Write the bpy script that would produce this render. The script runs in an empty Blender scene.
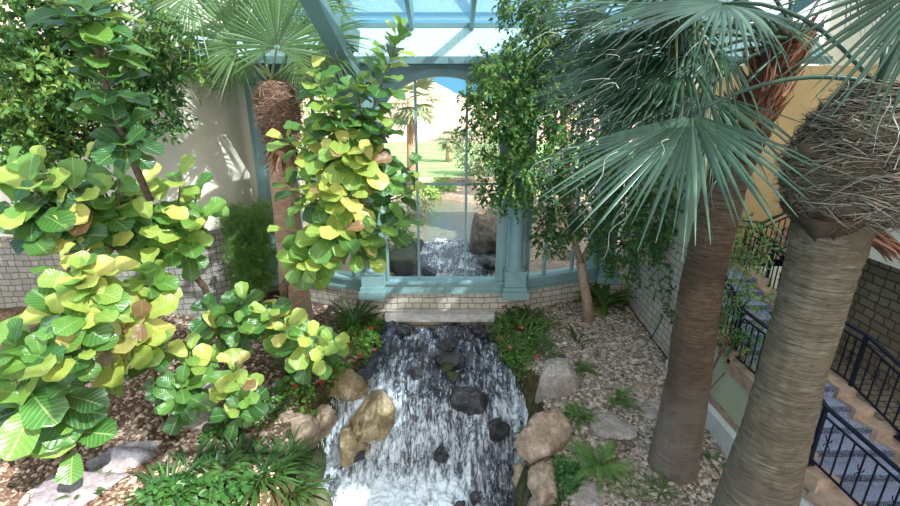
import bpy, math, random
import numpy as np
from mathutils import Vector, Matrix
from mathutils import noise as mnoise
random.seed(7); RNG = np.random.default_rng(7)
S = bpy.context.scene
COL = S.collection
PI = math.pi
# ---------------------------------------------------------------- camera
CAMZ = 6.0; PITCH = math.radians(18.4); FPX = 450.0
cam = bpy.data.cameras.new('camera'); camo = bpy.data.objects.new('camera', cam); COL.objects.link(camo)
cam.sensor_width = 36; cam.lens = 18; cam.clip_end = 2000; cam.clip_start = 0.05
camo.location = (0, 0, CAMZ); camo.rotation_euler = (PI/2 - PITCH, 0, 0)
S.camera = camo
S.view_settings.view_transform = 'Standard'; S.view_settings.look = 'None'
S.view_settings.gamma = 1; S.view_settings.use_curve_mapping = False
S.view_settings.exposure = 0.0

def ray(px, py):
    xc = (px-450)/FPX; yc = -(py-253)/FPX
    c, s = math.cos(PITCH), math.sin(PITCH)
    return Vector((xc, c + yc*s, -s + yc*c))
def W(px, py, R):                      # photo point at forward distance R
    d = ray(px, py); k = R/d.y
    return Vector((d.x*k, R, CAMZ + d.z*k))

# ---------------------------------------------------------------- noise (numpy value noise)
_perm = np.random.default_rng(3).random(65536)
def _h(ix, iy, iz):
    return _perm[(ix*73856093 ^ iy*19349663 ^ iz*83492791) & 65535]
def vnoise(x, y, z=0.0):
    x, y, z = np.broadcast_arrays(np.asarray(x, float), np.asarray(y, float), np.asarray(z, float))
    ix = np.floor(x).astype(np.int64); iy = np.floor(y).astype(np.int64); iz = np.floor(z).astype(np.int64)
    fx, fy, fz = x-ix, y-iy, z-iz
    fx = fx*fx*(3-2*fx); fy = fy*fy*(3-2*fy); fz = fz*fz*(3-2*fz)
    r = 0
    for a in (0, 1):
        for b in (0, 1):
            for c in (0, 1):
                w = (fx if a else 1-fx)*(fy if b else 1-fy)*(fz if c else 1-fz)
                r = r + w*_h(ix+a, iy+b, iz+c)
    return r*2-1
def fbm(x, y, z=0.0, o=4):
    r = 0; a = 1; t = 0
    for i in range(o):
        r = r + a*vnoise(np.asarray(x)*2**i+i*7.3, np.asarray(y)*2**i+i*3.1, np.asarray(z)*2**i); t += a; a *= .5
    return r/t
def sstep(a, b, x):
    t = np.clip((np.asarray(x, float)-a)/(b-a), 0, 1); return t*t*(3-2*t)

# ---------------------------------------------------------------- mesh helpers
class MB:
    def __init__(s): s.v = []; s.f = []; s.uv = None
    def add(s, vs, fs):
        o = len(s.v); s.v += [tuple(p) for p in vs]; s.f += [tuple(i+o for i in f) for f in fs]; return s
    def box(s, x0, x1, y0, y1, z0, z1):
        vs = [(x0,y0,z0),(x1,y0,z0),(x1,y1,z0),(x0,y1,z0),(x0,y0,z1),(x1,y0,z1),(x1,y1,z1),(x0,y1,z1)]
        return s.add(vs, [(3,2,1,0),(4,5,6,7),(0,1,5,4),(1,2,6,5),(2,3,7,6),(3,0,4,7)])
    def wallbox(s, A, B, z0, z1, t, off=0.0, u0=0.0, u1=None):   # box along plan line A->B, thickness t away from the camera side
        A = Vector((A[0], A[1], 0)); B = Vector((B[0], B[1], 0)); d = (B-A); L = d.length; d.normalize()
        n = Vector((d.y, -d.x, 0))
        if u1 is None: u1 = L
        P0 = A + d*u0 + n*off; P1 = A + d*u1 + n*off; Q0 = P0 - n*t; Q1 = P1 - n*t
        vs = [(p.x,p.y,z0) for p in (P0,P1,Q1,Q0)] + [(p.x,p.y,z1) for p in (P0,P1,Q1,Q0)]
        return s.add(vs, [(3,2,1,0),(4,5,6,7),(0,1,5,4),(1,2,6,5),(2,3,7,6),(3,0,4,7)])
    def beam(s, a, b, w, h, up=(0,0,1)):
        a = Vector(a); b = Vector(b); d = (b-a).normalized(); u = Vector(up)
        x = d.cross(u)
        if x.length < 1e-4: x = d.cross(Vector((0,1,0)))
        x.normalize(); z = x.cross(d).normalized()
        vs = []
        for p in (a, b):
            for sx, sz in ((-1,-1),(1,-1),(1,1),(-1,1)): vs.append(p + x*(sx*w/2) + z*(sz*h/2))
        return s.add(vs, [(0,1,2,3),(7,6,5,4),(0,4,5,1),(1,5,6,2),(2,6,7,3),(3,7,4,0)])
    def tube(s, pts, rad, seg=8, cap=True):
        pts = [Vector(p) for p in pts]; n = len(pts)
        if not hasattr(rad, '__len__'): rad = [rad]*n
        t0 = (pts[1]-pts[0]).normalized(); ref = Vector((0,0,1)) if abs(t0.z) < .9 else Vector((1,0,0))
        x = t0.cross(ref).normalized(); vs = []
        for i, p in enumerate(pts):
            t = (pts[min(i+1,n-1)]-pts[max(i-1,0)]).normalized()
            x = (x - t*x.dot(t)).normalized(); y = t.cross(x)
            for k in range(seg):
                a = 2*PI*k/seg; vs.append(p + (x*math.cos(a)+y*math.sin(a))*rad[i])
        fs = []
        for i in range(n-1):
            for k in range(seg):
                k2 = (k+1) % seg; fs.append((i*seg+k, i*seg+k2, (i+1)*seg+k2, (i+1)*seg+k))
        if cap: fs += [tuple(range(seg))[::-1], tuple(range((n-1)*seg, n*seg))]
        return s.add(vs, fs)
    def lathe(s, c, prof, seg=24, a0=0, a1=2*PI):       # prof [(r,z)...]
        full = abs(a1-a0-2*PI) < 1e-4; m = seg if full else seg+1; vs = []
        for r, z in prof:
            for k in range(m):
                a = a0+(a1-a0)*k/seg; vs.append((c[0]+r*math.cos(a), c[1]+r*math.sin(a), z))
        fs = []
        for i in range(len(prof)-1):
            for k in range(seg):
                k2 = (k+1) % m; fs.append((i*m+k, i*m+k2, (i+1)*m+k2, (i+1)*m+k))
        fs.append(tuple(range((len(prof)-1)*m, len(prof)*m)))
        return s.add(vs, fs)

def _wo(o):
    v = Vector((0,0,0))
    while o: v += o.location; o = o.parent
    return v
def link(o, parent=None, top_anchor=None):
    COL.objects.link(o)
    if parent is not None:
        o.parent = parent; o.location = -_wo(parent)
    return o
def recenter(me, o):
    n = len(me.vertices)
    if n == 0: return
    c = np.empty(n*3, np.float32); me.vertices.foreach_get('co', c); c = c.reshape(-1,3)
    ctr = (c.min(0)+c.max(0))/2; ctr[2] = c[:,2].min(); c -= ctr
    me.vertices.foreach_set('co', c.ravel()); me.update(); o.location = [float(q) for q in ctr]
def obj(name, mb, mat, parent=None, smooth=False, uv='box', kind=None):
    me = bpy.data.meshes.new(name)
    me.from_pydata([tuple(v) for v in mb.v], [], mb.f); me.update()
    if uv == 'box': boxuv(me)
    me.materials.append(mat)
    if smooth: me.polygons.foreach_set('use_smooth', [True]*len(me.polygons))
    o = bpy.data.objects.new(name, me); 
    link(o, parent)
    if parent is None: recenter(me, o)
    if kind: o['kind'] = kind
    return o
def boxuv(me):
    uvl = me.uv_layers.new(name='UVMap'); d = uvl.data
    for p in me.polygons:
        n = p.normal
        if abs(n.z) > .8: f = lambda c: (c.x, c.y)
        else:
            t = Vector((-n.y, n.x, 0)); t.normalize(); f = lambda c, t=t: (c.dot(t), c.z)
        for li in p.loop_indices: d[li].uv = f(me.vertices[me.loops[li].vertex_index].co)
def fast(name, verts, faces, mat, parent=None, smooth=False, uv=None, tone=None, kind=None, attrs=None):
    verts = np.asarray(verts, np.float32); faces = np.asarray(faces, np.int32)
    F, k = faces.shape
    me = bpy.data.meshes.new(name)
    me.vertices.add(len(verts)); me.vertices.foreach_set('co', verts.ravel())
    me.loops.add(F*k); me.loops.foreach_set('vertex_index', faces.ravel())
    me.polygons.add(F); me.polygons.foreach_set('loop_start', np.arange(0, F*k, k, dtype=np.int32))
    try: me.polygons.foreach_set('loop_total', np.full(F, k, np.int32))
    except Exception: pass
    me.update(calc_edges=True)
    if smooth: me.polygons.foreach_set('use_smooth', np.ones(F, bool))
    if uv is not None:
        l = me.uv_layers.new(name='UVMap'); l.data.foreach_set('uv', np.asarray(uv, np.float32)[faces.ravel()].ravel())
    if tone is not None:
        a = me.attributes.new('tone', 'FLOAT', 'POINT'); a.data.foreach_set('value', np.asarray(tone, np.float32))
    for an, av in (attrs or {}).items():
        a = me.attributes.new(an, 'FLOAT', 'POINT'); a.data.foreach_set('value', np.asarray(av, np.float32))
    me.materials.append(mat); me.validate()
    o = bpy.data.objects.new(name, me)
    link(o, parent)
    if parent is None: recenter(me, o)
    if kind: o['kind'] = kind
    return o
def thing(name, label, cat, loc, group=None):
    o = bpy.data.objects.new(name, None); o.empty_display_size = .2; COL.objects.link(o); o.location = Vector(loc)
    o['label'] = label; o['category'] = cat
    if group: o['group'] = group
    return o
def tag(o, label, cat, group=None, kind=None):
    o['label'] = label; o['category'] = cat
    if group: o['group'] = group
    if kind: o['kind'] = kind
    return o
def struct(o): o['kind'] = 'structure'; return o

# instance frames
def nrm(a): return a/np.maximum(np.linalg.norm(a, axis=-1, keepdims=True), 1e-9)
def frames(pos, d, n, sc):
    d = nrm(np.asarray(d, float)); n = np.asarray(n, float)
    x = nrm(np.cross(d, n)); z = np.cross(x, d)
    sc = np.broadcast_to(np.asarray(sc, float), (len(d),)) if np.ndim(sc) < 2 else sc
    if np.ndim(sc) == 1: sc = np.stack([sc]*3, 1)
    M = np.stack([x*sc[:, :1], d*sc[:, 1:2], z*sc[:, 2:3]], axis=2)    # columns
    return M, np.asarray(pos, float)
def inst(tv, tf, fr):
    M, P = fr; N = len(P); n = len(tv)
    v = np.einsum('nij,kj->nki', M, tv) + P[:, None, :]
    f = (tf[None] + (np.arange(N)*n)[:, None, None]).reshape(-1, tf.shape[1])
    return v.reshape(-1, 3), f
def inst_obj(name, tpl, fr, mat, parent=None, tone=None, smooth=True, kind=None):
    tv, tf, tuv = tpl; v, f = inst(tv, tf, fr); N = len(fr[1])
    uv = None if tuv is None else np.tile(tuv, (N, 1))
    tn = None if tone is None else np.repeat(np.broadcast_to(tone, (N,)), len(tv))
    return fast(name, v, f, mat, parent, smooth, uv, tn, kind)

# leaf templates: +Y along leaf, Z normal
def leaf_tpl(prof, nt=8, nu=4, fold=.18, droop=.25, wav=.02):
    ts = np.linspace(0, 1, nt+1); vs = []; uv = []
    for t in ts:
        w = np.interp(t, [p[0] for p in prof], [p[1] for p in prof])
        for j in range(nu+1):
            u = j/nu*2-1
            z = abs(u)*w*fold - droop*t*t + wav*math.sin(t*14+u*2)*abs(u)
            vs.append((u*w, t, z)); uv.append((u*.5+.5, t))
    fs = [(i*(nu+1)+j, i*(nu+1)+j+1, (i+1)*(nu+1)+j+1, (i+1)*(nu+1)+j) for i in range(nt) for j in range(nu)]
    return np.array(vs, float), np.array(fs), np.array(uv, float)
FIG = leaf_tpl([(0,.015),(.06,.03),(.12,.18),(.28,.26),(.42,.28),(.6,.345),(.76,.38),(.9,.32),(.97,.18),(1,.04)], 10, 4, .3, .22, .035)
OVATE = leaf_tpl([(0,.02),(.3,.3),(.6,.26),(1,.01)], 3, 2, .35, .15, 0)
ROUND = leaf_tpl([(0,.05),(.25,.38),(.6,.42),(.9,.2),(1,.02)], 4, 2, .2, .1, 0)
STRAP = leaf_tpl([(0,.03),(.2,.06),(.6,.07),(.85,.04),(1,.004)], 7, 2, .5, .45, .01)
NEEDLE = leaf_tpl([(0,.05),(.5,.06),(1,.01)], 1, 2, .3, .0, 0)
def rand_dirs(n, zb=0.0):
    a = RNG.random(n)*2*PI; z = np.clip(RNG.normal(zb, .45, n), -.98, .98); r = np.sqrt(1-z*z)
    return np.stack([r*np.cos(a), r*np.sin(a), z], 1)
# ---------------------------------------------------------------- materials
def newmat(name):
    m = bpy.data.materials.new(name); m.use_nodes = True; nt = m.node_tree; nt.nodes.clear()
    return m, nt, nt.nodes, nt.links
class NT:
    def __init__(s, name):
        s.m, s.t, s.n, s.l = newmat(name); s.out = s.n.new('ShaderNodeOutputMaterial')
        s.tc = s.n.new('ShaderNodeTexCoord')
    def N(s, kind, **kw):
        x = s.n.new('ShaderNode'+kind)
        for k, v in kw.items():
            if k in x.inputs.keys() if isinstance(k, str) else False: x.inputs[k].default_value = v
            else: setattr(x, k, v)
        return x
    def set(s, node, **kw):
        for k, v in kw.items(): node.inputs[k].default_value = v
        return node
    def L(s, a, b): s.l.new(a, b); return s
    def map(s, src, sc=(1,1,1)):
        mp = s.n.new('ShaderNodeMapping'); mp.inputs['Scale'].default_value = sc; s.L(src, mp.inputs[0]); return mp.outputs[0]
    def noise(s, vec, scale=5, detail=4, rough=.55, dist=0):
        x = s.n.new('ShaderNodeTexNoise'); x.inputs['Scale'].default_value = scale; x.inputs['Detail'].default_value = detail
        x.inputs['Roughness'].default_value = rough; x.inputs['Distortion'].default_value = dist; s.L(vec, x.inputs['Vector']); return x.outputs['Fac']
    def vor(s, vec, scale=5, feature='F1', out='Distance'):
        x = s.n.new('ShaderNodeTexVoronoi'); x.feature = feature; x.inputs['Scale'].default_value = scale; s.L(vec, x.inputs['Vector']); return x.outputs[out]
    def ramp(s, fac, stops, interp='LINEAR'):
        x = s.n.new('ShaderNodeValToRGB'); e = x.color_ramp.elements; x.color_ramp.interpolation = interp
        while len(e) > 1: e.remove(e[-1])
        e[0].position = stops[0][0]; e[0].color = (*stops[0][1], 1)
        for p, c in stops[1:]: q = e.new(p); q.color = (*c, 1)
        s.L(fac, x.inputs[0]); return x.outputs[0]
    def mix(s, fac, a, b, mode='MIX'):
        x = s.n.new('ShaderNodeMix'); x.data_type = 'RGBA'; x.blend_type = mode
        for sock, v in ((x.inputs[0], fac), (x.inputs[6], a), (x.inputs[7], b)):
            if isinstance(v, (int, float)): sock.default_value = v
            elif isinstance(v, tuple): sock.default_value = (*v, 1)
            else: s.L(v, sock)
        return x.outputs[2]
    def math(s, op, a, b=None, c=None, clamp=False):
        x = s.n.new('ShaderNodeMath'); x.operation = op; x.use_clamp = clamp
        for i, v in enumerate((a, b, c)):
            if v is None: continue
            if isinstance(v, (int, float)): x.inputs[i].default_value = v
            else: s.L(v, x.inputs[i])
        return x.outputs[0]
    def bump(s, h, strength=.3, dist=.02, normal=None):
        x = s.n.new('ShaderNodeBump'); x.inputs['Strength'].default_value = strength; x.inputs['Distance'].default_value = dist
        s.L(h, x.inputs['Height'])
        if normal: s.L(normal, x.inputs['Normal'])
        return x.outputs[0]
    def pbsdf(s, col, rough=.6, metal=0, nrm=None, spec=.5):
        x = s.n.new('ShaderNodeBsdfPrincipled')
        for sock, v in (('Base Color', col), ('Roughness', rough), ('Metallic', metal)):
            if isinstance(v, tuple): x.inputs[sock].default_value = (*v, 1)
            elif isinstance(v, (int, float)): x.inputs[sock].default_value = v
            else: s.L(v, x.inputs[sock])
        x.inputs['Specular IOR Level'].default_value = spec
        if nrm: s.L(nrm, x.inputs['Normal'])
        return x
    def fin(s, sh): s.L(sh.outputs[0] if hasattr(sh, 'outputs') else sh, s.out.inputs[0]); return s.m
def C(r, g, b):   # sRGB 0-255 -> linear
    f = lambda c: (c/255/12.92) if c/255 <= .04045 else ((c/255+.055)/1.055)**2.4
    return (f(r), f(g), f(b))

def m_plain(name, col, rough=.6, metal=0, var=.12, sc=6, bump=.1, spec=.4):
    t = NT(name); g = t.tc.outputs['Object']
    n = t.noise(g, sc, 5); dark = tuple(c*(1-var*2) for c in col); lite = tuple(min(1, c*(1+var)) for c in col)
    c = t.ramp(n, [(.3, dark), (.7, lite)])
    n2 = t.noise(g, sc*12, 3)
    return t.fin(t.pbsdf(c, rough, metal, t.bump(n2, bump, .01), spec))

def m_leaf(name, stops, rough=.45, trans=.35, vein=True, freq=60, spec=.5):
    t = NT(name); a = t.N('Attribute', attribute_name='tone')
    base = t.ramp(a.outputs['Fac'], stops)
    nrmv = None
    if vein:
        sep = t.N('SeparateXYZ'); t.L(t.tc.outputs['UV'], sep.inputs[0])
        u = t.math('ABSOLUTE', t.math('SUBTRACT', sep.outputs[0], .5))
        mid = t.math('LESS_THAN', u, .025)
        ph = t.math('MULTIPLY', t.math('SUBTRACT', sep.outputs[1], t.math('MULTIPLY', u, .55)), freq)
        sv = t.math('GREATER_THAN', t.math('SINE', ph), .9)
        vv = t.math('MAXIMUM', mid, t.math('MULTIPLY', sv, .6))
        base = t.mix(t.math('MULTIPLY', vv, .3), base, C(222, 232, 160))
        nrmv = t.bump(t.math('SINE', ph), .25, .006)
    n = t.noise(t.tc.outputs['Object'], 18, 2)
    base = t.mix(t.math('MULTIPLY', n, .25), base, (.02, .07, .01))
    p = t.pbsdf(base, rough, 0, nrmv, spec)
    tr = t.N('BsdfTranslucent'); t.L(t.mix(.5, base, C(200, 216, 110)), tr.inputs[0])
    mx = t.N('MixShader'); mx.inputs[0].default_value = trans; t.L(p.outputs[0], mx.inputs[1]); t.L(tr.outputs[0], mx.inputs[2])
    return t.fin(mx)
M_FIG = m_leaf('fig_leaf', [(0, C(30, 72, 42)), (.3, C(54, 108, 48)), (.55, C(112, 156, 64)), (.8, C(196, 202, 92)), (.93, C(226, 210, 116)), (1, C(160, 112, 84))], .3, .28)
M_SMALL = m_leaf('tree_leaf', [(0, C(24, 60, 32)), (.5, C(54, 106, 54)), (.85, C(128, 168, 80)), (1, C(172, 190, 96))], .4, .3, False)
M_BRIGHT = m_leaf('shrub_leaf', [(0, C(40, 84, 40)), (.5, C(84, 134, 58)), (1, C(160, 190, 90))], .5, .3, False)
M_STRAP = m_leaf('strap_leaf', [(0, C(34, 66, 34)), (.5, C(72, 112, 52)), (1, C(146, 166, 84))], .45, .3, False)
M_FAN = m_leaf('fan_palm_leaf', [(0, C(30, 54, 44)), (.5, C(54, 82, 64)), (.85, C(104, 128, 100)), (1, C(180, 166, 130))], .3, .15, False)
M_FANL = m_leaf('fan_palm_leaf_green', [(0, C(70, 100, 56)), (.6, C(110, 140, 84)), (1, C(160, 178, 130))], .4, .3, False)
M_DESERT = m_leaf('desert_leaf', [(0, C(90, 104, 80)), (.5, C(140, 146, 116)), (1, C(196, 196, 160))], .6, .25, False)
M_DRY = m_leaf('dry_frond', [(0, C(90, 72, 54)), (.5, C(138, 118, 92)), (1, C(190, 172, 142))], .8, .1, False)
M_HEAD = m_leaf('palm_head_fibre', [(0, C(120, 88, 72)), (.5, C(120, 88, 72)), (1, C(140, 104, 86))], .9, .03, False, spec=.1)
M_HEADF = m_leaf('palm_head_dry_fibre', [(0, C(116, 84, 70)), (.5, C(176, 136, 114)), (1, C(216, 186, 162))], .9, .03, False, spec=.1)
M_BOOTN = m_leaf('near_leaf_base', [(0, C(84, 58, 46)), (.5, C(112, 80, 64)), (1, C(150, 116, 94))], .8, .03, False, spec=.2)
M_FIBREN = m_leaf('near_palm_fibre', [(0, C(92, 74, 60)), (.5, C(150, 128, 108)), (1, C(198, 180, 156))], .9, .03, False, spec=.1)
M_THREAD = m_plain('palm_thread', C(214, 208, 186), .7, 0, .1, 4, 0)
M_PETAL = m_plain('red_petal', C(222, 34, 60), .5, 0, .1, 30, 0)
M_PETALP = m_plain('pink_petal', C(236, 110, 120), .5, 0, .1, 30, 0)
M_PETALW = m_plain('white_petal', C(240, 238, 225), .5, 0, .05, 30, 0)

def m_palmtrunk(name, base, dark, lite, ring=26, grey=C(150, 142, 132)):
    t = NT(name); g = t.tc.outputs['Object']
    a = t.noise(t.map(g, (2.4, 2.4, ring)), 1.6, 7, .7, .9)
    b = t.noise(t.map(g, (9, 9, 3)), 1.5, 4)
    cr = t.noise(t.map(g, (3, 3, ring*2.2)), 2.0, 4, .7, .4)
    c = t.ramp(a, [(.3, dark), (.5, base), (.72, lite)])
    c = t.mix(t.ramp(cr, [(.36, (.9,.9,.9)), (.47, (0,0,0))]), c, tuple(x*.4 for x in dark))
    c = t.mix(t.math('MULTIPLY', t.ramp(b, [(.45, (0,0,0)), (.7, (1,1,1))]), .35), c, dark)
    pz = t.N('SeparateXYZ'); t.L(g, pz.inputs[0]); big = t.noise(t.map(g, (.8, .8, 1.3)), 1.3, 3)
    wz = t.math('SUBTRACT', 1.15, t.math('MULTIPLY', pz.outputs[2], .42), clamp=True)
    c = t.mix(t.math('MULTIPLY', wz, t.ramp(b, [(.3, (.35,.35,.35)), (.6, (.75,.75,.75))])), c, grey)
    c = t.mix(t.ramp(big, [(.42, (0,0,0)), (.62, (.45,.45,.45))]), c, dark)
    h = t.math('ADD', a, t.math('MULTIPLY', cr, 1.2))
    return t.fin(t.pbsdf(c, .9, 0, t.bump(h, .9, .03), .15))
M_TRUNK_NEAR = m_palmtrunk('near_palm_trunk', C(150, 130, 104), C(92, 74, 58), C(186, 166, 138), 34)
M_TRUNK_MID = m_palmtrunk('mid_palm_trunk', C(134, 106, 82), C(78, 56, 42), C(166, 138, 112), 32)
M_TRUNK_LEFT = m_palmtrunk('left_palm_trunk', C(214, 172, 142), C(176, 134, 106), C(232, 198, 170), 16)
M_TRUNK_FIG = m_plain('fig_bark', C(108, 84, 66), .85, 0, .3, 20, .5)
M_TRUNK_FIC = m_plain('ficus_bark', C(168, 142, 118), .8, 0, .22, 14, .4)
M_FIBRE = m_leaf('palm_fibre', [(0, C(70, 52, 40)), (.5, C(120, 98, 78)), (1, C(176, 158, 132))], .9, .03, False, spec=.1)
M_BOOT = m_leaf('palm_leaf_base', [(0, C(84, 40, 28)), (.5, C(140, 76, 54)), (1, C(196, 140, 106))], .7, .05, False, spec=.3)
M_PETIOLE = m_plain('palm_petiole', C(128, 142, 92), .45, 0, .15, 8, .1)
M_PETIOLED = m_plain('dark_petiole', C(62, 82, 60), .4, 0, .15, 8, .1)
M_FIGSTEM = m_plain('green_stem', C(110, 104, 70), .7, 0, .25, 20, .2)

M_TEAL = m_plain('teal_paint', C(130, 160, 158), .45, 0, .07, 3, .05)
M_TEALD = m_plain('teal_steel_paint', C(108, 138, 138), .45, 0, .06, 3, .04)
def m_fascia():
    t = NT('pale_textured_panel'); g = t.tc.outputs['Object']
    n = t.noise(g, 26, 5, .7); c = t.ramp(n, [(.35, C(156, 190, 188)), (.6, C(190, 216, 212))])
    return t.fin(t.pbsdf(c, .75, 0, t.bump(n, .6, .02), .2))
M_FASCIA = m_fascia()
def m_stone(name, cols, mortar, bw=.36, bh=.17, bump=.9, msize=.018):
    t = NT(name); uv = t.tc.outputs['UV']
    wob = t.N('TexNoise'); wob.inputs['Scale'].default_value = 2.2; wob.inputs['Detail'].default_value = 2; t.L(uv, wob.inputs['Vector'])
    add = t.N('VectorMath'); add.operation = 'MULTIPLY_ADD'; t.L(wob.outputs['Color'], add.inputs[0]); add.inputs[1].default_value = (.16, .10, 0); t.L(uv, add.inputs[2])
    b = t.N('TexBrick'); t.L(add.outputs[0], b.inputs['Vector'])
    b.offset = .37; b.squash = .62; b.squash_frequency = 2; b.offset_frequency = 2
    b.inputs['Scale'].default_value = 1; b.inputs['Brick Width'].default_value = bw; b.inputs['Row Height'].default_value = bh
    b.inputs['Mortar Size'].default_value = msize; b.inputs['Mortar Smooth'].default_value = .15; b.inputs['Bias'].default_value = 0
    b.inputs['Color1'].default_value = (*cols[0], 1); b.inputs['Color2'].default_value = (*cols[1], 1); b.inputs['Mortar'].default_value = (*mortar, 1)
    n = t.noise(uv, 14, 6, .65)
    c = t.mix(t.math('MULTIPLY', t.ramp(n, [(.35, (0,0,0)), (.7, (1,1,1))]), .45), b.outputs['Color'], cols[2])
    h = t.math('SUBTRACT', t.math('MULTIPLY', n, .4), b.outputs['Fac'])
    return t.fin(t.pbsdf(c, .9, 0, t.bump(h, bump, .03), .2))
M_STONE = m_stone('cream_stone_blocks', (C(186, 176, 160), C(208, 198, 180), C(150, 140, 124)), C(112, 102, 90), .34, .17, .9, .011)
M_STONEG = m_stone('grey_stone_blocks', (C(148, 142, 132), C(170, 164, 152), C(116, 110, 102)), C(100, 96, 90), .30, .16, .9, .010)
M_STONED = m_stone('brown_stone_blocks', (C(136, 122, 100), C(160, 146, 122), C(110, 98, 80)), C(92, 82, 68), .38, .18)
M_PLASTER = m_plain('cream_plaster', C(226, 214, 194), .9, 0, .04, 2, .15, .15)
M_PLASTERG = m_plain('pale_green_plaster', C(186, 190, 160), .9, 0, .05, 2, .15, .15)
M_OCHRE = m_plain('ochre_plaster', C(204, 170, 120), .9, 0, .05, 1.5, .15, .15)
M_CREAM = m_plain('cream_parapet_plaster', C(232, 222, 196), .9, 0, .04, 2, .1, .15)
M_WHITE = m_plain('white_plaster', C(244, 244, 240), .9, 0, .03, 2, .1, .15)
M_CONC = m_plain('pale_concrete', C(200, 194, 186), .85, 0, .15, 7, .3, .2)
M_LEDGE = m_plain('white_ledge', C(214, 216, 214), .8, 0, .06, 5, .1, .2)
M_TERRA = m_plain('terracotta_tile', C(178, 150, 128), .75, 0, .18, 6, .2, .3)
def m_tread():
    t = NT('speckled_blue_tread'); g = t.tc.outputs['Object']
    n = t.noise(g, 70, 4, .8); c = t.ramp(n, [(.38, C(86, 92, 116)), (.5, C(128, 134, 156)), (.62, C(176, 180, 196))])
    return t.fin(t.pbsdf(c, .7, 0, t.bump(n, .2, .005), .3))
M_TREAD = m_tread()
def m_nosing():
    t = NT('patterned_nosing'); g = t.tc.outputs['Object']
    w = t.vor(t.map(g, (1, 1, 1)), 55); c = t.ramp(w, [(.25, C(150, 152, 164)), (.45, C(58, 62, 82))])
    return t.fin(t.pbsdf(c, .6))
M_NOSE = m_nosing()
M_IRON = m_plain('dark_iron', C(34, 38, 54), .42, .5, .1, 20, .05)
def m_glass(name, tint, gl=.08):
    t = NT(name); tr = t.N('BsdfTransparent'); tr.inputs[0].default_value = (*tint, 1)
    g = t.N('BsdfGlossy'); g.inputs['Roughness'].default_value = .02
    fr = t.N('LayerWeight'); fr.inputs[0].default_value = .25
    mx = t.N('MixShader'); t.L(t.math('MULTIPLY', fr.outputs['Fresnel'], .5, clamp=True), mx.inputs[0]); t.L(tr.outputs[0], mx.inputs[1]); t.L(g.outputs[0], mx.inputs[2])
    return t.fin(mx)
M_GLASS = m_glass('window_glass', (.95, .98, .98)); M_ROOFG = m_glass('roof_glass', (.86, .94, .99))

def m_ground(name, cols, sc=9):
    t = NT(name); g = t.tc.outputs['Object']
    n = t.noise(g, sc, 8, .7); v = t.vor(g, sc*3.2)
    c = t.ramp(n, [(.3, cols[0]), (.5, cols[1]), (.7, cols[2])])
    c = t.mix(t.ramp(v, [(.1, (0,0,0)), (.5, (.6,.6,.6))]), c, cols[0])
    moss = t.N('Attribute', attribute_name='moss')
    c = t.mix(moss.outputs['Fac'], c, t.ramp(n, [(.35, C(40, 44, 26)), (.6, C(92, 86, 56)), (.75, C(120, 108, 84))]))
    return t.fin(t.pbsdf(c, .95, 0, t.bump(t.math('ADD', n, t.math('MULTIPLY', v, -.6)), .9, .05), .1))
M_SOIL = m_ground('bark_soil', (C(74, 56, 44), C(122, 98, 80), C(172, 146, 124)))
M_OUTG = m_ground('pale_gravel_ground', (C(130, 112, 98), C(172, 150, 134), C(204, 184, 168)), 3)
def m_grass():
    t = NT('mown_grass'); g = t.tc.outputs['Object']; n = t.noise(t.map(g, (.4, 1, 1)), .6, 6, .6)
    return t.fin(t.pbsdf(t.ramp(n, [(.35, C(96, 132, 70)), (.65, C(140, 166, 100))]), .9))
M_GRASS = m_grass()
def m_mount():
    t = NT('pink_desert_rock'); g = t.tc.outputs['Object']; n = t.noise(g, .06, 10, .72)
    return t.fin(t.pbsdf(t.ramp(n, [(.35, C(128, 98, 90)), (.5, C(172, 140, 126)), (.65, C(206, 180, 164))]), .95))
M_MOUNT = m_mount()
def m_rock(name, a, b, c, sc=3, moss=None, rough=.85):
    t = NT(name); g = t.tc.outputs['Object']; n = t.noise(g, sc, 9, .68, .3); n2 = t.noise(g, sc*6, 5, .7)
    col = t.ramp(n, [(.32, a), (.5, b), (.68, c)])
    col = t.mix(t.math('MULTIPLY', t.ramp(n2, [(.42, (1,1,1)), (.55, (0,0,0))]), .45), col, a)
    if moss:
        geo = t.N('NewGeometry'); sp = t.N('SeparateXYZ'); t.L(geo.outputs['Normal'], sp.inputs[0])
        mk = t.math('MULTIPLY', t.math('ADD', sp.outputs[2], .35, clamp=True), t.ramp(n2, [(.35, (0,0,0)), (.55, (1,1,1))]))
        col = t.mix(mk, col, moss)
    return t.fin(t.pbsdf(col, rough, 0, t.bump(t.math('ADD', n, t.math('MULTIPLY', n2, .4)), .8, .04), .35))
M_ROCK = m_rock('grey_boulder', C(120, 108, 100), C(164, 152, 144), C(200, 190, 182))
M_ROCKB = m_rock('brown_boulder', C(112, 92, 76), C(158, 136, 116), C(194, 174, 152))
M_ROCKL = m_rock('lilac_grey_boulder', C(96, 90, 94), C(134, 126, 130), C(168, 160, 164))
M_ROCKG = m_rock('golden_wet_rock', C(98, 82, 60), C(154, 134, 102), C(204, 188, 156), 3, None, .3)
M_ROCKW = m_rock('dark_wet_rock', C(28, 28, 30), C(58, 58, 60), C(110, 108, 106), 3, None, .18)
M_ROCKD = m_rock('dark_brown_boulder', C(62, 50, 42), C(104, 88, 74), C(150, 132, 112), 4)
M_ROCKM = m_rock('mossy_rock', C(34, 34, 28), C(70, 66, 50), C(104, 96, 78), 3, C(56, 66, 32), .6)
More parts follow.
